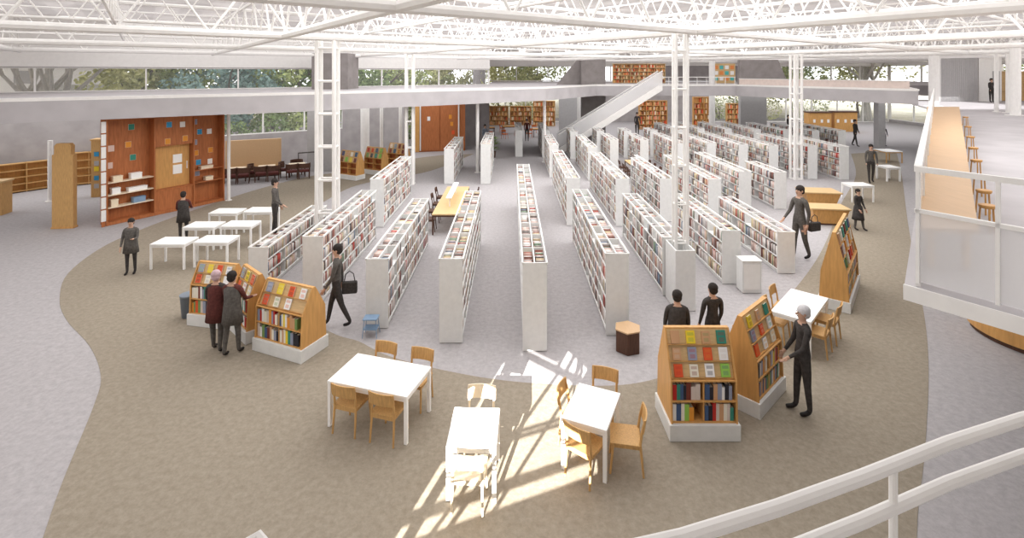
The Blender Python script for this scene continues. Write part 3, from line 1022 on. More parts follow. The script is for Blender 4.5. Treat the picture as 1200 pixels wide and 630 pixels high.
        for k in range(2):
            z = base_h + 0.021 + k * 0.31
            n = 0
            for bay in (0, 1):
                xa = -w / 2 + 0.035 if bay == 0 else 0.018
                xe = -0.018 if bay == 0 else w / 2 - 0.035
                while True:
                    bw2 = rr.uniform(0.042, 0.075)
                    if xa + bw2 > xe - rr.choice((0, 0.0, 0.08)):
                        break
                    c = rr.choice(CASE_PAL + SPINE_PAL)
                    bh = rr.uniform(0.19, 0.265)
                    bd = rr.uniform(0.15, 0.19)
                    n += 1
                    M = R @ Matrix.Translation((xa + bw2 / 2, -d / 2 + 0.045 + bd / 2, z))
                    spine_book(M, bw2 * 0.97, bd, bh, c, '%s book spine out, %s from left, %s shelf,%s %s' % (NAMES[c], ORD[n - 1], ['lower', 'upper'][k], side, where), 'books on display cases')
                    xa += bw2
    return t
N_ = None
_y, _w, _o, _t, _g = (236, 208, 60), (240, 238, 236), (222, 92, 52), (60, 138, 120), (150, 156, 176)
_b, _i, _l, _r, _a = (206, 160, 120), (236, 230, 214), (150, 200, 90), (190, 50, 44), (224, 150, 60)
display_case(2.88, 8.02, 0, 1.0, 1.53, 0.74, 3, 4, 'wooden book display on white plinth facing straight out, nearest on the right', 'nearest right display', 'wooden book displays',
             face_cols=[[_b, _y, _b, _t], [_b, _g, _o, _w], [_o, _i, _w, _l]], seed=3)
display_case(4.10, 8.72, 43, 1.06, 1.53, 0.62, 3, 3, 'wooden book display on white plinth turned towards the standing person', 'turned right display', 'wooden book displays',
             face_cols=[[_y, _b, _t], [_g, _o, _w], [_o, _w, _i]], seed=5)
display_case(8.12, 12.68, 51, 2.1, 1.8, 0.60, 3, 6, 'long wooden book display seen end on beside the right white table', 'end-on right display', 'wooden book displays',
             spines=True, sides=(1,), seed=8)
display_case(-4.42, 10.22, -23, 1.22, 1.32, 0.66, 2, 4, 'wooden book display on white plinth, nearest on the left', 'nearest left display', 'wooden book displays',
             face_cols=[[_g, _y, _o, _w], [_o, _i, _w, N_]], seed=9)
display_case(-6.5, 11.35, -12, 0.98, 1.3, 0.6, 2, 4, 'wooden book display at the far left of the left group, beside the blue bin', 'outer left display', 'wooden book displays',
             face_cols=[[_g, _y, _o, _w], [_o, _i, _a, _w]], seed=12)
display_case(-5.5, 10.86, -43, 0.86, 1.34, 0.56, 2, 3, 'narrow angled wooden book display between the two left ones behind the standing pair', 'middle left display', 'wooden book displays',
             face_cols=[[_g, _y, _o], [_o, _w, _w]], seed=14)
for i, (x, y, rz, w) in enumerate(((-8.35, 26.6, -28, 'leftmost'), (-7.4, 27.9, -28, 'middle'), (-6.5, 29.4, -28, 'rightmost'))):
    display_case(x, y, rz, 1.25, 1.45, 0.6, 2, 4, 'orange wooden case of colourful books, %s of three by the dark green window' % w, '%s far case' % w, 'cases of colourful books', spines=False, seed=20 + i)

# ------------------------------------------------------------------ stools, bins and small seats
t = thing('hexagonal_stool', 'dark hexagonal stool with a light wooden top by a bookcase end', 'stool', (2.3, 10.18, 0))
hexp = lambda r: [(r * math.cos(math.pi / 3 * k + 0.3), r * math.sin(math.pi / 3 * k + 0.3)) for k in range(6)]
MB().prism(hexp(0.26), 0.002, 0.42).build('body', DARKW, t, bevel=0.01)
MB().prism(hexp(0.27), 0.42, 0.445).build('top', WOODT, t)
t = thing('step_stool', 'small blue step stool at the foot of a left bookcase', 'stool', (-2.95, 10.72, 0))
MB().box(-0.15, 0.15, -0.12, 0.12, 0.36, 0.39).build('seat', BLUE, t, bevel=0.01)
for sx in (-1, 1):
    for sy in (-1, 1):
        MB().tube((sx * 0.12, sy * 0.09, 0.36), (sx * 0.15, sy * 0.13, 0.004), 0.008, 8).build('leg', BLUE, t)
MB().box(-0.14, 0.14, -0.11, 0.11, 0.16, 0.18).build('step', BLUE, t)
t = thing('waste_bin', 'slate blue bin at the outer end of the far left book display', 'bin', (-7.3, 11.55, 0))
b = MB()
b.lathe([(0.13, 0.008), (0.17, 0.5), (0.175, 0.5), (0.155, 0.48), (0.12, 0.05)], n=20)
b.build('body', SLATE, t, smooth=True)
MB().lathe([(0.178, 0.485), (0.178, 0.51), (0.165, 0.51)], n=20).build('rim', SLATE, t)

# two tapered wooden counters on the right
def island(x, y, rz, w, d, h, label):
    t = thing('wooden_counter', label, 'counter', (x, y, 0), math.radians(rz))
    MB().box(-w / 2, w / 2, -d / 2, d / 2, h - 0.05, h).build('counter_top', WOODL, t, bevel=0.01)
    m = MB()
    a, b2 = 0.34, 0.46
    m.add([(-w * a, -d * a, 0.008), (w * a, -d * a, 0.008), (w * a, d * a, 0.008), (-w * a, d * a, 0.008), (-w * b2, -d * b2, h - 0.05), (w * b2, -d * b2, h - 0.05), (w * b2, d * b2, h - 0.05), (-w * b2, d * b2, h - 0.05)],
          [(3, 2, 1, 0), (4, 5, 6, 7), (0, 1, 5, 4), (1, 2, 6, 5), (2, 3, 7, 6), (3, 0, 4, 7)])
    m.build('body', WOODO, t)
    MB().box(-w * a - 0.02, w * a + 0.02, -d * a - 0.02, d * a + 0.02, 0.0145, 0.06).build('plinth', DARKW, t)
island(11.5, 18.75, -8, 1.35, 0.85, 0.62, 'honey wooden counter with tapered body, nearer of two on the right')
island(12.75, 21.3, -8, 1.45, 1.0, 0.62, 'honey wooden counter with tapered body, farther of two on the right')

# study tables in the stacks
def long_study(x, y, w, d, label, nch, chm, gname):
    t = thing('study_table', label, 'table', (x, y, 0))
    table_parts(t, w, d, 0.72, WOODL, DARKW)
    l = thing('table_lamp', 'long white light bar on the ' + gname, 'lamp', (x + 0.02, y - 0.1, 0.72))
    MB().box(-0.1, 0.1, -d * 0.3, d * 0.3, 0.34, 0.38).build('light_bar', TABLEW, l, bevel=0.01)
    for s in (-1, 1):
        MB().tube((0, s * d * 0.24, 0.0), (0, s * d * 0.24, 0.34), 0.02, 8).build('stand', TABLEW, l)
    for s in (-1, 1):
        for i in range(nch):
            yy = y - d / 2 + d * (i + 0.5) / nch
            chair(chm, x + s * (w / 2 + 0.16), yy, -90 * s, 'dark chair, %s from near end, %s side of %s' % (ORD[i], 'left' if s < 0 else 'right', gname), 'dark study chairs')
long_study(-2.25, 19.4, 0.92, 4.2, 'long pale wooden study table left of the central bookcase', 4, DARKW, 'long study table left of centre')
long_study(6.6, 26.6, 0.85, 3.0, 'pale wooden study table amid the right bookcases', 3, DARKW, 'study table amid the right bookcases')

# ================================================================== WOODEN CABINET WALLS
def quad_frame(a, b):
    d = Vector((b[0] - a[0], b[1] - a[1]))
    return d.length, math.atan2(d.y, d.x)
# local x along the front, y into the cabinet, front at y = 0
A1, B1 = (-14.5, 18.3), (-12.35, 22.0)
L, ang = quad_frame(A1, B1)
t = thing('shelving_unit', 'large red brown wooden shelving wall with pinned squares under the left mezzanine', 'shelving wall', (A1[0], A1[1], 0), ang)
HC = 3.82
MB().box(0, L, 0.40, 0.46, 0.008, HC).build('back_panel', WOODR, t)
for x in (0.0, 1.55, 3.0, L - 0.05):
    MB().box(x, x + 0.05, 0, 0.4, 0.008, HC).build('upright', WOODR, t)
MB().box(0.05, L - 0.05, 0.0, 0.4, HC - 0.06, HC).build('top_board', WOODR, t)
MB().box(0.05, L - 0.05, 0.02, 0.4, 0.008, 0.12).build('plinth', WOODR, t)
for x0, x1, zs in ((0.05, 1.55, (0.6, 1.05, 1.5)), (3.05, L - 0.05, (0.95, 1.45))):
    for z in zs:
        MB().box(x0, x1, 0.04, 0.4, z, z + 0.03).build('shelf', CREAM if x0 < 1 else WOODR, t)
MB().box(1.6, 3.0, 0.06, 0.4, 2.62, HC - 0.06).build('upper_panel', WOODR, t)
dr = MB().box(1.62, 2.98, 0.28, 0.33, 0.95, 2.62).build('door', WOODO, t)
MB().box(2.86, 2.89, 0.24, 0.28, 1.6, 1.9).build('handle', WHITE, dr)
MB().box(1.6, 3.0, 0.04, 0.4, 0.9, 0.95).build('counter', WOODR, t)
MB().box(1.6, 3.0, 0.06, 0.36, 0.12, 0.9).build('lower_panel', WOODR, t)
sp = MB()
for k in range(8):
    sp.box(-0.16, -0.02, -0.03, 0.0, 0.2 + k * 0.45, 0.2 + k * 0.45 + 0.40)
t2 = thing('segmented_strip', 'white segmented strip standing at the left edge of the shelving wall', 'strip light', (A1[0], A1[1], 0), ang)
sp.build('diffuser', WHITE, t2)
MB().box(-0.14, -0.04, 0.0, 0.03, 0.004, 3.82).build('rail', WOODR, t2)
pole(-12.2, 22.05, 0.07, 3.85, 'white post at the right edge of the shelving wall')
pole(-14.98, 18.85, 0.045, 2.6, 'short thin white post left of the shelving wall')

def wall_square(fx, z, c, label, s=0.2, y=0.03, name='poster', cat='poster', zz=None):
    M = Matrix.Translation((A1[0], A1[1], 0)) @ Matrix.Rotation(ang, 4, 'Z')
    m = MB().box(-s / 2, s / 2, -0.012, 0, -s * 0.55, s * 0.55)
    m.box(-s * 0.48, s * 0.48, -0.0135, -0.012, -s * 0.53, s * 0.53, 1)
    o = m.build(name, [PAGE, colour_mat(c)])
    o.matrix_world = M @ Matrix.Translation((fx, y, z))
    return tag(o, label, cat, 'squares on the shelving wall')
SKY_, TEAL_, IV_, LIL_, AMB_, PINK_ = (60, 150, 196), (60, 138, 120), (240, 238, 236), (150, 156, 176), (224, 150, 60), (226, 200, 190)
NAMES[PINK_] = 'pale pink'
sq = [(0.3, 2.72, PINK_, 0), (0.95, 3.45, TEAL_, 0), (0.85, 2.8, AMB_, 0), (1.0, 2.3, TEAL_, 0), (0.25, 2.1, PINK_, 0),
      (2.1, 3.45, SKY_, 1), (2.6, 3.42, IV_, 1), (2.05, 2.8, AMB_, 1), (2.7, 2.85, AMB_, 1),
      (3.25, 3.45, LIL_, 2), (3.45, 3.02, SKY_, 2), (3.85, 3.0, IV_, 2), (3.25, 2.6, LIL_, 2), (3.3, 2.15, AMB_, 2), (3.9, 2.2, AMB_, 2), (3.4, 1.75, SKY_, 2), (3.88, 1.72, IV_, 2), (3.35, 1.3, LIL_, 2)]
bayn = ['left bay', 'middle bay', 'right bay']
from collections import Counter
_cnt = Counter()
for fx, z, c, b in sq:
    yy = 0.40 if b != 1 else 0.06
    if z < 2.62 and b == 1:
        yy = 0.28
    _cnt[(c, b)] += 1
    wall_square(fx, z, c, '%s square, %s of the big shelving wall, %s of that colour from top' % (NAMES[c], bayn[b], ORD[_cnt[(c, b)] - 1]), y=yy)
for i, (fx, z, w, h) in enumerate(((2.52, 2.05, 0.34, 0.34), (2.52, 1.62, 0.34, 0.36))):
    o = MB().box(-w / 2, w / 2, -0.012, 0, -h / 2, h / 2).build('notice', TABLEW)
    o.matrix_world = Matrix.Translation((A1[0], A1[1], 0)) @ Matrix.Rotation(ang, 4, 'Z') @ Matrix.Translation((fx, 0.28, z))
    tag(o, '%s white notice on the orange door of the shelving wall' % ('upper', 'lower')[i], 'notice', 'notices on the door')
# boxes and papers on the cream shelves
M1 = Matrix.Translation((A1[0], A1[1], 0)) @ Matrix.Rotation(ang, 4, 'Z')
it = [(0.3, 0.63, 0.22, 0.26, CREAM), (1.1, 0.63, 0.4, 0.2, BLUE), (0.35, 1.08, 0.26, 0.22, TABLEW), (1.05, 1.08, 0.62, 0.14, TABLEW), (0.4, 1.53, 0.3, 0.2, CREAM), (1.0, 1.53, 0.36, 0.22, TABLEW),
      (3.7, 0.98, 0.3, 0.16, CREAM), (3.6, 1.48, 0.5, 0.12, CREAM)]
nm = ['left on the lowest', 'right on the lowest', 'left on the middle', 'right on the middle', 'left on the top', 'right on the top']
for i, (fx, z, w, h, m) in enumerate(it):
    b = MB().box(-w / 2, w / 2, -0.1, 0.1, 0, h * 0.8)
    b.box(-w / 2 - 0.008, w / 2 + 0.008, -0.108, 0.108, h * 0.8, h)
    o = b.build('storage_box', m)
    o.matrix_world = M1 @ Matrix.Translation((fx, 0.2, z))
    tag(o, ('pale storage box, %s cream shelf of the shelving wall' % nm[i]) if i < 6 else 'flat cream box on the %s shelf in the shelving wall\'s right bay' % ('lower', 'upper')[i - 6], 'box', 'boxes on the shelving wall')

# yellow wood side case with blue dots, the free-standing wooden panel, low shelving along the left wall
t = thing('wooden_case', 'narrow yellow wooden case with blue squares behind the shelving wall', 'case', (-18.35, 22.6, 0), 0.25)
MB().box(-0.2, 0.22, 0, 0.5, 0.004, 2.5).build('body', WOOD, t)
MB().box(-0.23, 0.25, -0.03, 0.53, 2.5, 2.56).build('top', WOOD, t)
for z, m in ((1.9, colour_mat(SKY_)), (1.5, GREYP), (1.25, colour_mat((236, 208, 60))), (0.85, colour_mat(SKY_)), (0.5, GREYP)):
    MB().box(-0.08, 0.1, -0.015, 0, z - 0.1, z + 0.1).build('square', m, t)
t = thing('room_divider', 'tall free-standing tan wooden panel with a rounded top on the left', 'panel', (-15.85, 18.05, 0), 0.12)
pr = [(-0.34, 0.004), (0.34, 0.004), (0.34, 2.6), (0.27, 2.62), (0.27, 2.92), (0.2, 3.0), (-0.2, 3.0), (-0.27, 2.92), (-0.27, 2.62), (-0.34, 2.6)]
m = MB()
n = len(pr)
m.add([(x, 0, z) for x, z in pr] + [(x, 0.2, z) for x, z in pr], [tuple(range(n)), tuple(range(2 * n - 1, n - 1, -1))] + [(n + i, n + (i + 1) % n, (i + 1) % n, i) for i in range(n)])
m.build('board', WOOD, t)
MB().box(-0.36, 0.36, -0.02, 0.22, 0.002, 0.06).build('foot', WOODO, t)

def low_shelf(a, b, h, label, dz=4):
    L, an = quad_frame(a, b)
    t = thing('low_shelving', label, 'shelving', (a[0], a[1], 0), an)
    MB().box(0, L, 0.3, 0.34, 0.02, h).build('back_panel', WOODO, t)
    n = max(2, int(L / 0.9))
    for i in range(n + 1):
        x = L * i / n
        MB().box(x - 0.015, x + 0.015, 0, 0.3, 0.02, h).build('upright', WOOD, t)
    for k in range(dz + 1):
        z = 0.06 + (h - 0.09) * k / dz
        MB().box(-0.015, L + 0.015, -0.01, 0.31, z, z + 0.03).build('shelf', WOOD, t)
    MB().box(0, L, 0.03, 0.3, 0.004, 0.06).build('plinth', DARKW, t)
    return t
low_shelf((-24.4, 20.6), (-21.9, 24.4), 1.35, 'long low wooden shelving by the left wall, at the photo\'s left border')
low_shelf((-21.5, 24.6), (-19.4, 26.3), 1.6, 'low wooden shelving by the left wall, behind the tan wooden panel')
t = thing('wooden_desk', 'wooden desk end cut by the left border of the photo', 'desk', (-20.1, 19.9, 0), 0.2)
MB().box(-0.6, 0.45, -0.3, 0.3, 1.25, 1.32).build('desk_top', WOODL, t)
MB().box(0.3, 0.4, -0.28, 0.28, 0.004, 1.25).build('side_panel', WOOD, t)
MB().box(-0.6, -0.5, -0.28, 0.28, 0.004, 1.25).build('side_panel', WOOD, t)
chair(DARKW, -19.3, 24.3, 40, 'dark chair by the low shelving behind the tan wooden panel', 'dark reading corner chairs')

# reading corner: wood backed bench screen, tables and dark chairs
A2, B2 = (-14.9, 26.6), (-12.5, 27.75)
L, an = quad_frame(A2, B2)
t = thing('bench_screen', 'tan wooden screen with bench behind the dark chairs of the reading corner', 'screen', (A2[0], A2[1], 0), an)
MB().box(0, L, 0, 0.12, 0.004, 1.95).build('board', WOODT, t, bevel=0.02)
MB().box(0.05, L - 0.05, -0.42, 0, 0.38, 0.46).build('seat', WOODL, t)
MB().box(0.1, L - 0.1, -0.36, 0, 0.004, 0.38).build('seat_base', DARKW, t)
ci = 0
def at2(dx, dy):
    return A2[0] + dx * math.cos(an) - dy * math.sin(an), A2[1] + dx * math.sin(an) + dy * math.cos(an)
for i, (dx, w) in enumerate(((0.6, 'left'), (1.95, 'middle'), (3.4, 'right'))):
    x, y = at2(dx, -1.0)
    table('low_table', 'cream topped table on the %s in the reading corner' % w, x, y, math.degrees(an), 0.8, 0.6, 0.68, 'reading corner tables', top=CREAM, legm=DARKW)
    for k, (ox, oy, r, ww) in enumerate(((-0.28, -0.62, 180, 'near left'), (0.3, -0.66, 180, 'near right'), (-0.62, 0.05, 90, 'left end'), (0.0, 0.52, 0, 'far side'))):
        x, y = at2(dx + ox, -1.0 + oy)
        if k == 3 and i < 2:
            x, y = at2(dx, -0.66 + 0.0)
            continue
        armchair(x, y, math.degrees(an) + r, 'dark brown armchair at the %s of the %s cream table in the reading corner' % (ww, w), 'dark reading corner chairs')
t = thing('guard_rail', 'dark grey rail standing to the right of the wooden screen', 'rail', (-11.7, 28.0, 0), 0.5)
MB().tube((0, 0, 1.1), (2.2, 0, 1.1), 0.035, 8).build('handrail', CHARC, t)
for x in (0.02, 1.1, 2.15):
    MB().tube((x, 0, 0.004), (x, 0, 1.1), 0.025, 8).build('post', CHARC, t)

# second wooden cabinet under the mezzanine
A3, B3 = (-6.75, 35.3), (-3.3, 36.2)
L, an = quad_frame(A3, B3)
t = thing('shelving_unit', 'smaller red brown wooden cabinet wall under the mezzanine left of centre', 'shelving wall', (A3[0], A3[1], 0), an)
MB().box(0.35, L, 0.05, 0.5, 0.004, 3.4).build('body', WOODR, t)
MB().box(0, 0.35, 0, 0.5, 0.004, 3.4).build('side_panel', WOODO, t)
MB().box(0.5, 1.75, 0.0, 0.05, 0.1, 3.3).build('door', WOODR, t)
MB().box(1.8, 2.9, 0.0, 0.05, 0.1, 3.3).build('door', WOODR, t)
MB().box(0.38, 0.46, -0.04, 0.05, 0.1, 3.3).build('light_strip', WHITE, t)
MB().box(3.05, 3.13, -0.04, 0.05, 0.1, 3.3).build('light_strip', WHITE, t)
for x, z, c in ((1.0, 2.3, IV_), (2.5, 2.4, AMB_), (2.6, 1.9, AMB_), (2.7, 1.3, (222, 92, 52))):
    MB().box(x - 0.1, x + 0.1, -0.02, 0.0, z - 0.14, z + 0.14).build('notice', colour_mat(c), t)

# ------------------------------------------------------------------ far end under the mezzanine
def wood_case(x0, x1, y, z0, z1, label, m=WOODO, nx=3, nz=4, dots=(), fill=True, seed=0, cat='bookcase'):
    t = thing('wooden_bookcase', label, cat, ((x0 + x1) / 2, y, z0))
    w, h = x1 - x0, z1 - z0
    MB().box(-w / 2, w / 2, 0.3, 0.34, 0.004, h).build('back_panel', m, t)
    for i in range(nx + 1):
        x = -w / 2 + w * i / nx
        MB().box(x - 0.025, x + 0.025, 0, 0.3, 0.004, h).build('upright', m, t)
    for k in range(nz + 1):
        z = 0.04 + (h - 0.08) * k / nz
        MB().box(-w / 2, w / 2, 0.005, 0.3, z - 0.02, z + 0.02).build('shelf', m, t)
    return t
def case_stuff(x0, x1, y, z0, z1, nx, nz, seed, label, pal, dens=0.8):
    rr = random.Random(seed)
    v, f, c = [], [], []
    w, h = x1 - x0, z1 - z0
    for k in range(nz):
        zb = z0 + 0.04 + (h - 0.08) * k / nz + 0.021
        for i in range(nx):
            xa = x0 + w * i / nx + 0.03
            xe = x0 + w * (i + 1) / nx - 0.03
            while xa < xe - 0.07:
                ww = rr.uniform(0.05, 0.1)
                if rr.random() < dens:
                    n = len(v)
                    hh = (h / nz - 0.06) * rr.uniform(0.6, 0.92)
                    X0, X1, Y0, Y1, Z0, Z1 = xa, min(xa + ww, xe), y + 0.05, y + 0.28, zb, zb + hh
                    v += [(X0, Y0, Z0), (X1, Y0, Z0), (X1, Y1, Z0), (X0, Y1, Z0), (X0, Y0, Z1), (X1, Y0, Z1), (X1, Y1, Z1), (X0, Y1, Z1)]
                    f += [(n, n + 3, n + 2, n + 1), (n + 4, n + 5, n + 6, n + 7), (n, n + 1, n + 5, n + 4), (n + 1, n + 2, n + 6, n + 5), (n + 2, n + 3, n + 7, n + 6), (n + 3, n, n + 4, n + 7)]
                    c += [srgb(*rr.choice(pal))] * 6
                xa += ww * 1.03
    me = bpy.data.meshes.new('books')
    me.from_pydata(v, [], f)
    at = me.attributes.new('Col', 'FLOAT_COLOR', 'FACE')
    at.data.foreach_set('color', np.array(c, dtype=np.float32).ravel())
    me.materials.append(BOOKCLOTH)
    o = bpy.data.objects.new('books', me)
    COL.objects.link(o)
    tag(o, label, 'books', None, 'stuff')
WARM = [(226, 176, 110), (206, 140, 80), (240, 226, 200), (190, 120, 70), (230, 200, 150), (150, 90, 60), (222, 92, 52), (206, 160, 120)]
wood_case(12.3, 15.0, 49.5, 0, 2.8, 'orange wooden bookcase below the stair at the far end', nx=4, nz=6)
case_stuff(12.3, 15.0, 49.5, 0, 2.8, 4, 6, 1, 'many books in the orange bookcase below the far stair', WARM)
wood_case(17.2, 19.2, 48.5, 0, 3.2, 'tall orange wooden bookcase between the two white far posts', nx=2, nz=6)
case_stuff(17.2, 19.2, 48.5, 0, 3.2, 2, 6, 2, 'many books in the tall orange bookcase between white posts', WARM, 0.5)
wood_case(21.0, 22.4, 50.0, 0, 2.5, 'narrow wooden bookcase right of the broad white far post', nx=2, nz=5, m=WOOD)
case_stuff(21.0, 22.4, 50.0, 0, 2.5, 2, 5, 3, 'many books in the narrow bookcase right of the white post', WARM)
wood_case(2.2, 4.4, 52.5, 0, 2.6, 'wooden bookcase at the far end beyond the centre rows', nx=3, nz=5)
case_stuff(2.2, 4.4, 52.5, 0, 2.6, 3, 5, 4, 'many books in the far bookcase beyond the centre rows', WARM)
wood_case(-2.7, -0.4, 53.5, 0, 2.0, 'low orange wooden bookcase behind the far orange chairs, left of two', nx=3, nz=4)
case_stuff(-2.7, -0.4, 53.5, 0, 2.0, 3, 4, 6, 'many books in the left low bookcase behind the far orange chairs', WARM)
wood_case(-0.2, 2.0, 53.5, 0, 2.0, 'low orange wooden bookcase behind the far orange chairs, right of two', nx=3, nz=4)
case_stuff(-0.2, 2.0, 53.5, 0, 2.0, 3, 4, 7, 'many books in the right low bookcase behind the far orange chairs', WARM)
wood_case(9.0, 13.6, 45.5, 4.55, 6.3, 'wide pale wooden bookcase standing on the far mezzanine', nx=6, nz=5, m=WOODL)
case_stuff(9.0, 13.6, 45.5, 4.55, 6.3, 6, 5, 5, 'many books in the wide bookcase on the far mezzanine', WARM)
t = thing('wooden_cabinet', 'upper wooden cabinet with coloured squares on the far mezzanine', 'cabinet', (18.75, 45.3, 4.55))
MB().box(-1.0, 1.0, 0, 0.4, 0.004, 1.75).build('body', WOODL, t)
for i in range(4):
    for k in range(3):
        c = [(90, 180, 176), (240, 238, 236), (222, 140, 80)][(i + k) % 3]
        MB().box(-0.85 + i * 0.47, -0.53 + i * 0.47, -0.02, 0, 0.25 + k * 0.5, 0.58 + k * 0.5).build('door', colour_mat(c), t)

# round backed seats and tables at the far centre
ORANGE = mat('orange_seat', (206, 112, 60), 0.6, 0.1)
k = 0
for i, (x, y) in enumerate([(-3.0, 43.2), (-1.9, 44.0), (-0.6, 42.6), (0.5, 44.6), (1.4, 43.0), (-2.4, 46.5), (-0.9, 47.2), (2.0, 46.5), (3.0, 48.6)]):
    chair(ORANGE, x, y, (i * 77) % 360, 'orange chair, %s from left among the far seats beyond the centre row' % ORD[sorted([-3.0, -1.9, -0.6, 0.5, 1.4, -2.4, -0.9, 2.0, 3.0]).index(x)], 'far orange chairs')
for i, (x, y, w) in enumerate([(-2.2, 44.9, 'left'), (-0.2, 46.0, 'middle'), (2.4, 43.9, 'right')]):
    table('cafe_table', 'wooden table, %s of the three among the far orange chairs' % w, x, y, 10, 1.3, 0.8, 0.72, 'far wooden tables', top=WOODO, legm=DARKW)
t = thing('wooden_counter', 'wooden serving counter with white lamps far back on the right, left one', 'counter', (28.7, 48, 0))
MB().box(-1.1, 1.0, -0.4, 0.4, 0.004, 1.75).build('body', WOODO, t)
MB().box(-1.15, 1.05, -0.5, 0.5, 1.75, 1.85).build('counter_top', DARKW, t)
for x in (-0.6, 0.1, 0.7):
    MB().box(x - 0.1, x + 0.1, -0.43, -0.4, 0.85, 1.15).build('lamp', TABLEW, t)
t = thing('wooden_counter', 'wooden serving counter with white lamps far back on the right, right one', 'counter', (31.0, 48, 0))
MB().box(-1.0, 1.1, -0.4, 0.4, 0.004, 1.8).build('body', WOODO, t)
MB().box(-1.05, 1.15, -0.5, 0.5, 1.8, 1.9).build('counter_top', DARKW, t)
for x in (-0.7, 0.0, 0.6):
    MB().box(x - 0.1, x + 0.1, -0.43, -0.4, 0.85, 1.15).build('lamp', TABLEW, t)

# ------------------------------------------------------------------ stair to the far mezzanine
t = thing('staircase', 'straight pale stair with glass sides climbing right to the far mezzanine', 'staircase', (3.1, 35.35, 0))
n = 26
run, rise = 7.3, 4.6
for side in (0, 1):
    y = 0.0 if side == 0 else 1.1
    vs = [(0, 0), (0.5, 0), (run, rise - 0.32), (run, rise), (run - 0.3, rise), (0, 0.2)]
    m = MB()
    m.add([(a, y, b) for a, b in vs] + [(a, y + 0.06, b) for a, b in vs], [tuple(range(6)), tuple(range(11, 5, -1))] + [(6 + i, 6 + (i + 1) % 6, (i + 1) % 6, i) for i in range(6)])
    m.build('stringer', WHITE, t)
    g = MB()
    g.add([(a, y + 0.02, b) for a, b in ((0.1, 0.25), (run, rise + 0.05), (run, rise + 1.0), (0.1, 1.2))] + [(a, y + 0.035, b) for a, b in ((0.1, 0.25), (run, rise + 0.05), (run, rise + 1.0), (0.1, 1.2))],
          [(0, 1, 2, 3), (7, 6, 5, 4), (0, 4, 5, 1), (1, 5, 6, 2), (2, 6, 7, 3), (3, 7, 4, 0)])
    g.build('glass_side', FROST, t)
    MB().tube((0.1, y + 0.03, 1.22), (run, y + 0.03, rise + 1.02), 0.03, 8).build('handrail', WHITE, t)
for i in range(n):
    x = 0.15 + (run - 0.3) * i / n
    MB().box(x, x + 0.29, 0.06, 1.1, 0.13 + rise * i / n, 0.17 + rise * i / n).build('tread', GREYP, t)
# rail along the far slab edge
t = thing('guard_rail', 'white rail along the edge of the far mezzanine', 'rail', (6.0, 36.65, 4.62))
for i in range(9):
    x = 4.55 + 5.4 * i / 8
    MB().tube((x, 0, 0), (x, 0, 0.55), 0.018, 6).build('post', WHITE, t)
MB().tube((4.5, 0, 0.55), (10.0, 0, 0.55), 0.025, 8).build('handrail', WHITE, t)
tb = (Vector((20.8, 26.2)) - Vector((16, 36.5)))
t = thing('guard_rail', 'pale pinkish parapet along the right mezzanine edge', 'rail', (16.2, 36.6, 4.62), math.atan2(tb.y, tb.x))
MB().box(0, tb.length * 0.95, 0.05, 0.12, 0, 0.42).build('panel', mat('pinkish_panel', (222, 206, 198), 0.7, 0.06), t)
MB().box(0, tb.length * 0.95, 0.02, 0.15, 0.42, 0.46).build('cap', WHITE, t)

# ================================================================== RIGHT BALCONY
HB = 3.5
P0, P1, P2 = Vector((3.66, 4.78)), Vector((6.6, 0.55)), Vector((23.2, 28.3))
struct(MB().prism([tuple(P0), (P1.x, P1.y), (30, 2), (41.9, 14), (41.9, 37.8), (28.5, 37.8), tuple(P2)], HB - 0.09, HB).build('slab_balcony', MEZZ))
cr = MB()
d1 = (P1 - P0).normalized()
n1 = Vector((-d1.y, d1.x))
d2 = (P2 - P0).normalized()
n2 = Vector((d2.y, -d2.x))
cr.prism([tuple(P0 - n1 * 0.0), tuple(P1), tuple(P1 - n1 * 0.02), tuple(P0 - n1 * 0.02)], HB - 0.11, HB + 0.03)
struct(cr.build('trim_3', WHITE))
t = thing('balustrade', 'white framed glass balustrade along the near edge of the right balcony', 'balustrade', (P0.x, P0.y, HB), math.atan2(d1.y, d1.x))
Lf = (P1 - P0).length
def strip(p0, p1, z0, z1, inset, name, m, t, n=None):
    MB().box(p0, p1, inset, inset + 0.04, z0, z1).build(name, m, t)
strip(0.06, Lf, 1.08, 1.13, 0.06, 'top_rail', WHITE, t)
strip(0.06, Lf, 0.70, 0.735, 0.06, 'middle_rail', WHITE, t)
for x in (0.07, 0.62, 1.17, 1.72, 2.6, 3.5):
    strip(x, x + 0.028, 0.05, 1.08, 0.06, 'post', WHITE, t)
strip(0.1, Lf, 0.06, 0.7, 0.075, 'glass_panel', FROST, t)
t = thing('balustrade', 'white glass balustrade running back along the left edge of the balcony', 'balustrade', (P0.x, P0.y, HB), math.atan2(d2.y, d2.x))
Ls = (P2 - P0).length
MB().box(0.1, Ls, -0.13, -0.07, 1.07, 1.13).build('top_rail', WHITE, t)
MB().box(0.1, Ls, -0.12, -0.08, 0.0, 0.09).build('bottom_rail', WHITE, t)
for i in range(16):
    x = 0.12 + (Ls - 0.3) * i / 15
    MB().box(x, x + 0.04, -0.12, -0.08, 0.09, 1.07).build('post', WHITE, t)
MB().box(0.12, Ls, -0.105, -0.095, 0.09, 1.07).build('glass_panel', FROST, t)
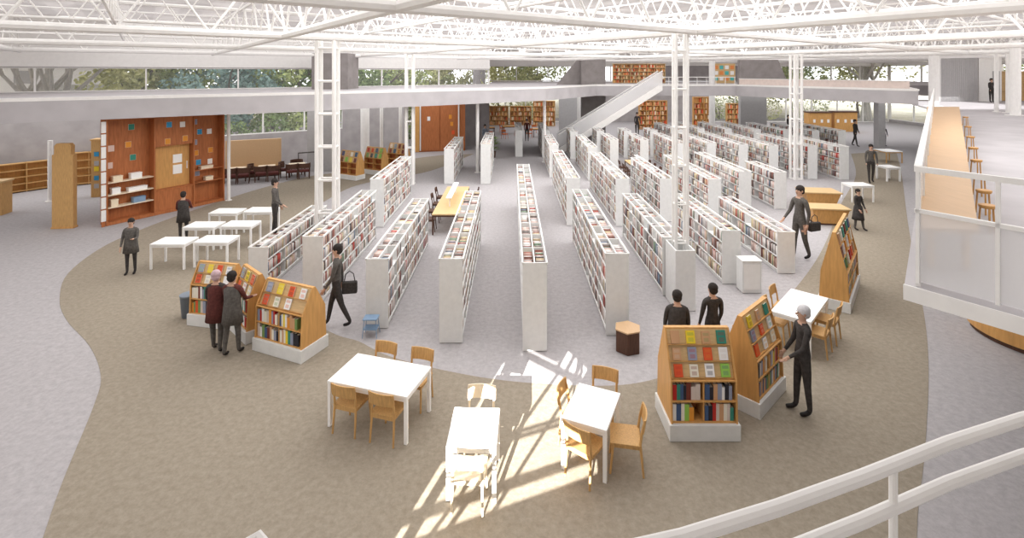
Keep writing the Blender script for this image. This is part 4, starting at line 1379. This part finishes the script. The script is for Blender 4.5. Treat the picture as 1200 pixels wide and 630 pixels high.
# long wooden bench table on the balcony with small chairs on its right side
TQ = [(4.02, 5.06), (4.54, 4.98), (20.05, 22.95), (18.6, 22.95)]      # near left, near right, far right, far left
t = thing('long_table', 'very long tan wooden table running back along the right balcony', 'table', (TQ[0][0], TQ[0][1], HB), 0)
def lt(s, c):
    a, b2 = Vector(TQ[0]).lerp(Vector(TQ[3]), s), Vector(TQ[1]).lerp(Vector(TQ[2]), s)
    p = a.lerp(b2, c) - Vector(TQ[0])
    return (p.x, p.y)
MB().prism([lt(0, 0), lt(0, 1), lt(1, 1), lt(1, 0)], 0.43, 0.47).build('table_top', WOODT, t)
for s in (0.012, 0.12, 0.3, 0.55, 0.95):
    for c in (0.2, 0.8):
        x, y = lt(s, c)
        MB().box(x - 0.025, x + 0.025, y - 0.025, y + 0.025, 0.004, 0.43).build('leg', WOODT, t)
for i, s in enumerate((0.085, 0.13, 0.19, 0.27, 0.36, 0.47, 0.61, 0.8)):
    t2 = thing('low_stool', 'small orange wooden stool, %s from the near end of the long balcony table' % ORD[i], 'stool', (0, 0, HB), 0, 'stools along the balcony table')
    x, y = lt(s, 1.03)
    t2.location = (TQ[0][0] + x + 0.10, TQ[0][1] + y - 0.07, HB)
    MB().lathe([(0.08, 0.30), (0.09, 0.32), (0.09, 0.34), (0.07, 0.345)], n=14).build('seat', WOODO, t2)
    for k in range(3):
        a = k * 2.1
        MB().tube((0.07 * math.cos(a), 0.07 * math.sin(a), 0.31), (0.09 * math.cos(a), 0.09 * math.sin(a), 0.003), 0.012, 6).build('leg', WOODO, t2)
# things behind the balcony: grey corrugated lift box and white box beside it
t = thing('lift_enclosure', 'grey corrugated box at the far end of the long balcony table', 'enclosure', (31.0, 35.5, HB + 0.003))
m = MB()
pts = []
for i in range(53):
    x = -1.3 + 2.6 * i / 52
    pts.append((x, -0.03 if i % 2 else 0.0))
m.prism(pts + [(1.3, 0.5), (-1.3, 0.5)], 0, 3.1)
m.build('cladding', GREYP, t)
MB().box(-1.36, 1.36, -0.06, 0.54, 3.1, 3.2).build('top_trim', WHITE, t)
MB().box(-1.7, -1.31, -0.05, 0.1, 0.0, 3.2).build('corner_post', WHITE, t)
t = thing('white_enclosure', 'white box with a doorway right of the grey corrugated box', 'enclosure', (33.3, 35.6, HB + 0.003))
MB().box(-0.85, 0.75, 0, 1.6, 0.0, 3.1).build('body', WHITE, t)
MB().box(-0.9, 0.8, -0.05, 1.65, 3.1, 3.2).build('top_trim', WHITE, t)
MB().box(0.1, 0.6, -0.02, 0.0, 0.0, 2.1).build('door', GREYP, t)
for x, y, r, l in ((25.2, 30.6, 0.25, 'white post standing left of the far end of the balcony table'), (24.6, 26.0, 0.09, 'thin white post right of the balcony table, first from left'),
                (24.7, 25.4, 0.16, 'white post right of the balcony table, second from left'), (23.6, 24.0, 0.2, 'broad white post at the right border above the balcony')):
    pole(x, y, r, 7.0, l, z0=HB)
wood_case(34.4, 40.5, 36.0, HB + 0.003, 5.6, 'pale wooden bookcase behind the white posts at upper right', nx=6, nz=3, m=WOODL)

# curved orange wood desk under the balcony
t = thing('curved_desk', 'curved orange wooden desk on the grey floor under the balcony', 'desk', (11.55, 10.6, 0))
m = MB()
ring = []
for k in range(33):
    a = math.pi * (0.86 + 1.0 * k / 32)
    ring.append((1.75 * math.cos(a), 1.45 * math.sin(a)))
inn = [(x * 0.72, y * 0.72) for x, y in ring]
m.prism(ring + inn[::-1], 0.1, 1.1)
m.build('front_panel', WOODO, t)
MB().prism([(x * 1.03, y * 1.03) for x, y in ring] + [(x * 0.68, y * 0.68) for x, y in ring][::-1], 1.1, 1.15).build('desk_top', WOODL, t)
MB().prism([(x * 0.97, y * 0.97) for x, y in ring] + [(x * 0.75, y * 0.75) for x, y in ring][::-1], 0.002, 0.1).build('plinth', DARKW, t)

# ------------------------------------------------------------------ the rail by the viewer
t = thing('handrail', 'white double tube handrail close to the viewer at lower right', 'handrail', (0.95, 1.23, 3.5))
def rl(px, py, drop):
    k = drop / (py - 85)
    return Vector(((px - 600) * k, 600 * k, EYE - drop))
def catenary(pts, name, r):
    MB().path([p - Vector((0.95, 1.23, 3.5)) for p in pts], r, 10).build(name, WHITE, t)
up_ = [Vector((1.62, 1.41, 4.6)), Vector((1.33, 1.333, 4.6)), Vector((1.06, 1.245, 4.6)), Vector((0.78, 1.14, 4.6)), Vector((0.55, 1.06, 4.6)), Vector((0.33, 0.992, 4.6)), Vector((0.0, 0.915, 4.6)), Vector((-0.38, 0.90, 4.6)), Vector((-0.49, 0.988, 4.6)), Vector((-0.58, 0.90, 4.6))]
catenary(up_, 'upper_tube', 0.0145)
catenary([Vector((p.x * 1.003, p.y * 1.003, 4.5)) for p in up_], 'lower_tube', 0.0145)
for x, y in ((0.877, 1.178), (0.0, 0.93), (1.7, 1.44)):
    MB().tube((x - 0.95, y - 1.23, 0.0), (x - 0.95, y - 1.23, 1.1), 0.009, 10).build('post', WHITE, t)
struct(MB().prism([(-0.8, -1.0), (3.5, -0.4), (3.4, 1.95), (1.7, 1.5), (0.0, 0.99), (-0.7, 1.04)], 3.3, 3.5).build('slab_viewpoint', MEZZ))

# ================================================================== OUTDOORS
def tree(x, y, h, cr, label, leafm, seed, trunk=True, bare=False, z0=-0.25, group='trees outside the glazing', low=0.3):
    rr = random.Random(seed)
    t = thing('tree', label, 'tree', (x, y, z0), 0, group)
    m = MB()
    tips = []
    def limb(p, d, ln, r, depth):
        q = p + d * ln
        m.path([p, p + d * ln * 0.5 + Vector((rr.uniform(-.05, .05) * ln, rr.uniform(-.05, .05) * ln, 0)), q], [r, r * 0.8, r * 0.55], 7)
        tips.append(q)
        if depth > 0:
            for _ in range(3):
                nd = (d + Vector((rr.uniform(-.8, .8), rr.uniform(-.8, .8), rr.uniform(-.1, .6)))).normalized()
                limb(q, nd, ln * rr.uniform(0.6, 0.8), r * 0.55, depth - 1)
    if bare:
        for k in range(5):
            limb(Vector((rr.uniform(-1.2, 1.2), rr.uniform(-.5, .5), 0)), Vector((rr.uniform(-.35, .35), rr.uniform(-.2, .2), 1)).normalized(), h * 0.5, 0.26, 2)
    else:
        limb(Vector((0, 0, 0)), Vector((rr.uniform(-.06, .06), 0, 1)).normalized(), h * 0.42, 0.17, 2)
    m.build('trunk', BARKP if bare else BARK, t)
    if not bare:
        c = MB()
        cl = [(Vector((rr.gauss(0, 0.5) * cr, rr.gauss(0, 0.45) * cr, h * (low + (1 - low) * rr.random() * 0.92))), cr * rr.uniform(0.28, 0.5)) for _ in range(26)]
        for ctr, rad in cl:
            for _ in range(120):
                dd = Vector((rr.gauss(0, 1), rr.gauss(0, 1), rr.gauss(0, 1))).normalized()
                p = ctr + dd * rad * rr.uniform(0.6, 1)
                a = Vector((rr.uniform(-1, 1), rr.uniform(-1, 1), rr.uniform(-1, 1))).normalized()
                b = a.orthogonal().normalized()
                s = rr.uniform(0.11, 0.24) * (cr / 2.5) ** 0.5
                c.add([p - a * s, p + b * s * 0.55, p + a * s, p - b * s * 0.55], [(0, 1, 2, 3)])
        c.build('foliage', leafm, t)
    return t
lv = [LEAFY, LEAF, LEAF, LEAFB, LEAFD, LEAF, LEAFY]
k = 0
def wpt(t, d):
    p = wp(t, d)
    return p.x, p.y
where = []
for i, (tt, d, h, c, m, txt) in enumerate([
        (3.3, 7, 7.5, 2.6, LEAFY, 'yellow green tree outside the left upper glazing, first from left'),
        (6.0, 9, 8.0, 3.0, LEAF, 'green tree outside the left upper glazing above the shelving wall'),
        (8.6, 6, 7.5, 2.6, LEAFB, 'blue green tree outside the upper glazing right of the shelving wall'),
        (11.5, 8, 8.2, 3.0, LEAF, 'green tree outside above the reading corner screen'),
        (14.5, 6.5, 7.2, 2.6, LEAFD, 'dark green tree left of the large lattice column outside'),
        (19.0, 8.5, 7.2, 2.6, LEAFD, 'dark green tree right of the brown concrete block outside'),
        (22.5, 10, 7.6, 2.8, LEAF, 'mid green tree outside right of the twin post column'),
        (27.0, 11, 8.0, 3.0, LEAFY, 'bright green tree outside above the second wooden cabinet')]):
    x, y = wpt(tt, d)
    tree(x, y, h, c, txt, m, 100 + i)
for i, (x, y, h, c, m, txt) in enumerate([
        (-1.5, 63, 9, 4.0, LEAFY, 'bright green tree beyond the far glazing, first left of the concrete wall'),
        (3.0, 64, 9, 4.0, LEAF, 'green tree beyond the far glazing, next to the slanted concrete wall'),
        (31, 63, 9, 4.2, LEAF, 'green tree beyond the right far glazing, left of the pale trunks'),
        (36, 66, 9, 4.2, LEAFD, 'dark green tree beyond the right far glazing, behind the pale trunks'),
        (42, 62, 9, 4.0, LEAFY, 'bright green tree outside left of the grey corrugated box'),
        (46, 48, 9, 4.0, LEAF, 'green tree outside at the upper right border')]):
    tree(x, y, h, c, txt, m, 200 + i)
tree(40.8, 58.5, 10, 3, 'bare pale branching tree outside left of the grey corrugated box', LEAF, 301, bare=True, group='bare trees')
x, y = wpt(-1.2, 4.0)
tree(x, y, 7.5, 3, 'bare grey branching tree outside the upper left corner', LEAF, 302, bare=True, group='bare trees')
# shrubs seen through the lower left window openings
def shrub(x, y, r, h, label, m, seed):
    rr = random.Random(seed)
    t = thing('shrub', label, 'shrub', (x, y, -0.25), 0, 'shrubs outside the low windows')
    s = MB()
    for k in range(4):
        s.tube((0, 0, 0), (rr.uniform(-.4, .4) * r, rr.uniform(-.4, .4) * r, h * 0.7), 0.05, 6, 0.02)
    s.build('stem', BARK, t)
    c = MB()
    for _ in range(900):
        d = Vector((rr.gauss(0, 1), rr.gauss(0, 1), rr.gauss(0, 1))).normalized()
        p = Vector((d.x * r, d.y * r, h * 0.5 + d.z * h * 0.5)) * rr.uniform(0.8, 1.0)
        a = Vector((rr.uniform(-1, 1), rr.uniform(-1, 1), rr.uniform(-1, 1))).normalized()
        b = a.orthogonal().normalized()
        q = rr.uniform(0.08, 0.16)
        c.add([p - a * q, p + b * q * 0.6, p + a * q, p - b * q * 0.6], [(0, 1, 2, 3)])
    c.build('foliage', m, t)
for i, (tt, d, r, h, m, w) in enumerate([(8.2, 2.5, 1.3, 2.9, LEAFD, 'leftmost'), (10.4, 2.8, 1.4, 3.3, LEAFD, 'second from left'), (12.6, 2.5, 1.4, 3.4, LEAF, 'third from left'), (18.5, 2.2, 1.5, 3.4, LEAFD, 'beside the thick pale post')]):
    x, y = wpt(tt, d)
    shrub(x, y, r, h, 'dark green shrub outside the low left windows, %s' % w, m, 400 + i)
for i, (x, y, r, h, m, w) in enumerate([(24.5, 60.5, 1.8, 3.0, LEAF, 'left'), (30, 61, 2.0, 3.0, LEAFY, 'middle'), (35.5, 61, 2.0, 3.2, LEAF, 'right'), (1.5, 60, 1.6, 2.4, LEAFY, 'beyond the far centre seats')]):
    shrub(x, y, r, h, 'shrub outside the far glass wall, %s' % w, m, 420 + i)
# pale houses outside the upper left glazing
for i, (tt, d, w, dp, hh, lab) in enumerate([(0.6, 15, 5.0, 4, 4.9, 'white house with a flat grey roof outside the left glazing'), (-1.8, 22, 8, 5, 6.3, 'pale house with pitched roof behind the white house outside')]):
    x, y = wpt(tt, d)
    t = thing('house', lab, 'house', (x, y, -0.25), UA, 'houses outside')
    MB().box(-w / 2, w / 2, 0, dp, 0, hh).build('wall', TABLEW, t)
    MB().extrude_x([(-0.4, hh), (dp + 0.4, hh), (dp / 2, hh + (0.4 if i == 0 else 1.3))], -w / 2 - 0.4, w / 2 + 0.4).build('roof', SHELFW, t)
    MB().box(-w / 4 - 0.5, -w / 4 + 0.5, -0.05, 0, hh - 1.4, hh - 0.4).build('window', GREYP, t)

# potted plant by the far centre rows
t = thing('potted_plant', 'leafy green potted plant beside a far bookcase end left of centre', 'plant', (-1.25, 33.2, 0))
MB().lathe([(0.16, 0.004), (0.22, 0.4), (0.2, 0.4), (0.18, 0.36)], n=16).build('pot', DARKW, t)
rr = random.Random(5)
c = MB()
for _ in range(160):
    a = rr.uniform(0, 6.28)
    e = Vector((math.cos(a) * rr.uniform(.1, .45), math.sin(a) * rr.uniform(.1, .45), rr.uniform(0.5, 1.3)))
    b = Vector((-math.sin(a), math.cos(a), 0)) * 0.07
    u = Vector((math.cos(a), math.sin(a), 0.4)) * 0.16
    c.add([e - u, e + b, e + u, e - b], [(0, 1, 2, 3)])
c.build('foliage', LEAFD, t)
m = MB()
for k in range(5):
    m.tube((0, 0, 0.36), (rr.uniform(-.2, .2), rr.uniform(-.2, .2), 1.1), 0.015, 6)
m.build('stem', BARK, t)

# ================================================================== PEOPLE
def person(x, y, h, facing, label, top=DARK, legs=CHARC, hair=HAIRD, lleg=(0, 0), rleg=(0, 0), larm=(8, 15), rarm=(8, 15), lean=0, skirt=None, coat=None, z0=0.008, headturn=0, fingers=True):
    """facing: degrees, 0 looks towards -y (to the viewer). legs: (swing forward, knee bend); arms: (swing forward, elbow bend)"""
    t = thing('person', label, 'person', (x, y, z0), math.radians(facing))
    s = h / 1.75
    V_, E_, R_, T_ = [], [], [], []
    def v(p, r, tg, par=None):
        V_.append(Vector(p)); R_.append(r); T_.append(tg)
        if par is not None:
            E_.append((par, len(V_) - 1))
        return len(V_) - 1
    ln = math.radians(lean)
    def L_(p):
        dz = p[2] - 0.95
        return Vector((p[0], p[1] - math.sin(ln) * dz, 0.95 + math.cos(ln) * dz))
    pel = v((0, 0, 0.97), 0.125, 'leg')
    wst = v(L_((0, 0, 1.12)), 0.118, 'top', pel)
    chs = v(L_((0, 0.005, 1.30)), 0.135, 'top', wst)
    ush = v(L_((0, 0.01, 1.42)), 0.10, 'top', chs)
    nek = v(L_((0, 0.0, 1.50)), 0.052, 'skin', ush)
    hd0 = v(L_((0, -0.012, 1.575)), 0.076, 'skin', nek)
    hd1 = v(L_((0, -0.008, 1.66)), 0.086, 'skin', hd0)
    hd2 = v(L_((0, 0.0, 1.71)), 0.06, 'skin', hd1)
    for sg, (sw, kb), (asw, ab) in ((-1, lleg, larm), (1, rleg, rarm)):
        a = math.radians(sw)
        hip = v((sg * 0.09, 0, 0.90), 0.092, 'leg', pel)
        kn = Vector((sg * 0.10, -math.sin(a) * 0.42, 0.90 - math.cos(a) * 0.42))
        mid = v(Vector((sg * 0.095, 0, 0.90)).lerp(kn, 0.5), 0.080, 'leg', hip)
        k = v(kn, 0.060, 'leg', mid)
        b = a - math.radians(kb)
        an = kn + Vector((0, -math.sin(b) * 0.40, -math.cos(b) * 0.40))
        cf = v(kn.lerp(an, 0.4), 0.055, 'leg', k)
        ank = v(an, 0.040, 'leg', cf)
        fd = Vector((0, -math.cos(b), math.sin(b) * -1 if kb > 40 else 0.0))
        ft = v(an + fd * 0.05 + Vector((0, 0, -0.04)), 0.040, 'shoe', ank)
        v(an + fd * 0.17 + Vector((sg * 0.01, 0, -0.05)), 0.030, 'shoe', ft)
        sh = L_((sg * 0.175, 0.01, 1.41))
        shv = v(sh, 0.062, 'top', ush)
        aa = math.radians(asw)
        el = sh + Vector((sg * 0.045, -math.sin(aa) * 0.29, -math.cos(aa) * 0.29))
        elv = v(el, 0.044, 'top', shv)
        bb = aa + math.radians(ab)
        fdv = Vector((-sg * 0.02, -math.sin(bb), -math.cos(bb))).normalized()
        wr = el + fdv * 0.25
        wrv = v(wr, 0.028, 'top', elv)
        pm = v(wr + fdv * 0.075, 0.030, 'skin', wrv)
        if fingers:
            side = Vector((0, -1, 0)) if abs(fdv.y) < 0.7 else Vector((1, 0, 0))
            side = (side - fdv * side.dot(fdv)).normalized()
            inw = Vector((-sg, 0, 0)) if abs(fdv.y) < 0.7 else fdv.cross(side)
            for q, l1 in ((-0.027, 0.055), (-0.009, 0.068), (0.009, 0.072), (0.027, 0.066)):
                base = wr + fdv * 0.10 + side * q
                f1 = v(base + fdv * 0.01, 0.009, 'skin', pm)
                f2 = v(base + fdv * l1 * 0.55 + inw * 0.006, 0.0085, 'skin', f1)
                v(base + fdv * l1 + inw * 0.022, 0.007, 'skin', f2)
            th1 = v(wr + fdv * 0.055 + side * 0.04, 0.010, 'skin', pm)
            v(wr + fdv * 0.095 + side * 0.058 + inw * 0.01, 0.008, 'skin', th1)
    me = bpy.data.meshes.new('body')
    me.from_pydata([p * s for p in V_], E_, [])
    o = bpy.data.objects.new('body', me)
    COL.objects.link(o)
    sk = o.modifiers.new('skin', 'SKIN')
    sk.use_smooth_shade = True
    dat = me.skin_vertices[0].data
    for i, r in enumerate(R_):
        dat[i].radius = (r * s, r * s * (0.82 if T_[i] in ('top', 'leg') and i < 4 else 1.0))
        dat[i].use_root = (i == 0)
    o.modifiers.new('round', 'SUBSURF').levels = 1
    o.modifiers['round'].render_levels = 1
    dg = bpy.context.evaluated_depsgraph_get()
    nm = bpy.data.meshes.new_from_object(o.evaluated_get(dg))
    o.modifiers.clear()
    o.data = nm
    nm.name = 'body'
    bpy.data.meshes.remove(me)
    nm.materials.clear()
    for m in (SKIN, top, legs, SHOE):
        nm.materials.append(m)
    idx = {'skin': 0, 'top': 1, 'leg': 2, 'shoe': 3}
    segs = [(V_[a] * s, V_[b] * s, T_[b], R_[b] * s) for a, b in E_]
    mi = []
    for pgn in nm.polygons:
        c = pgn.center
        best, bt = 9e9, 'top'
        for a, b, tg, r in segs:
            ab = b - a
            tt = max(0, min(1, (c - a).dot(ab) / max(ab.length_squared, 1e-9)))
            dd = (c - (a + ab * tt)).length
            if dd < best:
                best, bt = dd, tg
        mi.append(idx[bt])
    nm.polygons.foreach_set('material_index', mi)
    nm.polygons.foreach_set('use_smooth', [True] * len(nm.polygons))
    o.parent = t
    hc = L_((0, 0, 1.655)) * s
    f = MB()                                    # ears, nose, eyes, mouth
    f.ball((hc.x, hc.y - 0.098 * s, hc.z - 0.03 * s), 0.013 * s, 0.018 * s, 0.02 * s, 8, 6)
    for sg in (-1, 1):
        f.ball((hc.x + sg * 0.082 * s, hc.y, hc.z - 0.02 * s), 0.012 * s, 0.022 * s, 0.032 * s, 8, 6)
    f.build('face', SKIN, t, smooth=True)
    e = MB()
    for sg in (-1, 1):
        e.ball((hc.x + sg * 0.032 * s, hc.y - 0.084 * s, hc.z), 0.011 * s, 0.008 * s, 0.007 * s, 8, 6)
    e.ball((hc.x, hc.y - 0.082 * s, hc.z - 0.068 * s), 0.024 * s, 0.008 * s, 0.006 * s, 8, 6)
    e.build('eyes', SHOE, t, smooth=True)
    hr = MB()
    hr.ball((hc.x, hc.y + 0.02 * s, hc.z + 0.025 * s), 0.098 * s, 0.102 * s, 0.095 * s, 14, 10)
    hr.ball((hc.x, hc.y + 0.045 * s, hc.z - 0.03 * s), 0.088 * s, 0.075 * s, 0.08 * s, 12, 8)
    hr.build('hair', hair, t, smooth=True)
    if skirt is not None:
        k = MB()
        k.lathe([(0.15, 1.04), (0.17, 0.94), (0.215, 0.6), (0.235, 0.45), (0.21, 0.46), (0.14, 0.95)], n=20)
        k.v = [(a * s, b * s, c * s) for a, b, c in k.v]
        k.build('skirt', skirt, t, smooth=True)
    if coat is not None:
        k = MB()
        k.lathe([(0.09, 1.47), (0.17, 1.40), (0.165, 1.15), (0.185, 0.95), (0.215, 0.68), (0.2, 0.68), (0.16, 0.95), (0.14, 1.15)], n=20)
        k.v = [(p[0] * s * 1.05, p[1] * s * 0.8 - math.sin(ln) * max(0, p[2] - .95) * s, p[2] * s) for p in k.v]
        k.build('coat', coat, t, smooth=True)
    return t

def bag(x, y, z, rz, label, m=DARK, w=0.32, h=0.26, d=0.12):
    t = thing('shoulder_bag', label, 'bag', (x, y, z), math.radians(rz))
    b = MB()
    b.prism([(-w / 2, -d / 2), (w / 2, -d / 2), (w / 2, d / 2), (-w / 2, d / 2)], 0, h)
    b.build('body', m, t, bevel=0.03)
    MB().path([(-w * .35, 0, h), (-w * .25, 0, h + .16), (0, 0, h + .22), (w * .25, 0, h + .16), (w * .35, 0, h)], 0.012, 6).build('strap', m, t)

person(4.70, 8.28, 1.72, -95, 'person in black with pale grey hair standing right of the turned book display', top=DARK, legs=DARK, hair=HAIRG, lleg=(6, 4), rleg=(-4, 2), larm=(10, 25), rarm=(20, 40))
person(-5.45, 9.98, 1.62, 175, 'dark haired person in a dark red top browsing the left book displays', top=REDB, legs=CHARC, lleg=(6, 3), rleg=(-7, 4), larm=(25, 50), rarm=(25, 50), coat=CHARC)
person(-5.82, 10.08, 1.60, 185, 'person with rose coloured hat standing close left of the dark haired one', top=DARK, legs=CHARC, hair=HAIRP, lleg=(-3, 4), rleg=(8, 3), larm=(22, 55), rarm=(15, 40), coat=REDB)
person(-3.78, 11.05, 1.78, -80, 'person walking in a grey jacket with a dark bag left of the bookcases', top=CHARC, legs=DARK, lleg=(18, 8), rleg=(-16, 10), larm=(-12, 10), rarm=(14, 20))
bag(-3.52, 11.1, 0.72, 10, 'dark bag hanging from the person in the grey jacket')
person(-10.42, 14.0, 1.5, 15, 'short person in dark clothes standing alone on the left carpet', top=CHARC, legs=DARK, larm=(10, 20), rarm=(30, 70), lleg=(2, 3), rleg=(-2, 2), coat=CHARC)
person(-10.75, 16.75, 1.60, 200, 'person in a dark red jacket behind the six white tables', top=REDB, legs=DARK, coat=DARK, larm=(25, 50), rarm=(20, 45))
person(-8.0, 17.3, 1.9, 100, 'tall dark clothed person standing right of the six white tables', top=CHARC, legs=DARK, lleg=(5, 3), rleg=(-5, 4), larm=(15, 40), rarm=(5, 15))
person(2.95, 9.15, 1.6, 170, 'dark clothed person standing behind the nearest right book display, left', top=DARK, legs=DARK, coat=DARK, z0=0.008)
person(3.72, 9.5, 1.58, 190, 'dark clothed smaller person standing behind the nearest right book display, right', top=DARK, legs=DARK, z0=0.008)
person(8.48, 15.1, 2.15, -75, 'tall person in dark grey striding past the right bookcases', top=CHARC, legs=CHARC, lleg=(6, 2), rleg=(-8, 12), larm=(15, 30), rarm=(-10, 20), z0=0.006)
bag(8.86, 15.0, 0.86, 20, 'dark bag swinging behind the tall striding person', w=0.4)
person(12.1, 17.9, 1.42, 20, 'short dark person in a skirt beside the wooden counters', top=DARK, legs=CHARC, skirt=DARK, lleg=(-4, 2), rleg=(14, 4), larm=(10, 30), rarm=(10, 20))
person(17.95, 25.6, 1.9, -20, 'dark figure walking at the far right end of the stacks', top=CHARC, legs=DARK, lleg=(10, 4), rleg=(-10, 6), fingers=False)
person(25.6, 38.2, 2.0, 30, 'dark figure far back in front of the wooden serving counters', top=DARK, legs=DARK, lleg=(14, 4), rleg=(-14, 6), fingers=False, z0=0.004)
person(27.9, 38.4, 1.55, 0, 'small dark figure far back by the right glass wall', top=DARK, legs=DARK, fingers=False, z0=0.004)
person(1.2, 41.2, 1.75, 0, 'person in dark red far back beyond the centre row', top=REDB, legs=DARK, fingers=False, z0=0.004)
person(-1.95, 37.0, 1.75, 40, 'person in slate grey far back left of the centre row', top=SLATE, legs=CHARC, fingers=False, z0=0.004)
person(11.0, 45.0, 2.0, 10, 'dark figure under the far stair before the orange bookcase', top=DARK, legs=DARK, fingers=False, z0=0.004)
person(6.25, 38.9, 2.6 / 1.5, 0, 'dark figure standing before the tall dark concrete pier', top=DARK, legs=DARK, fingers=False, z0=0.004)
person(23.5, 43.5, 1.9, 30, 'dark figure right of the grey concrete wall far back', top=DARK, legs=DARK, fingers=False, z0=0.004)
person(32.4, 34.6, 1.6, 0, 'dark figure upstairs beside the white enclosure', top=DARK, legs=DARK, fingers=False, z0=3.505)
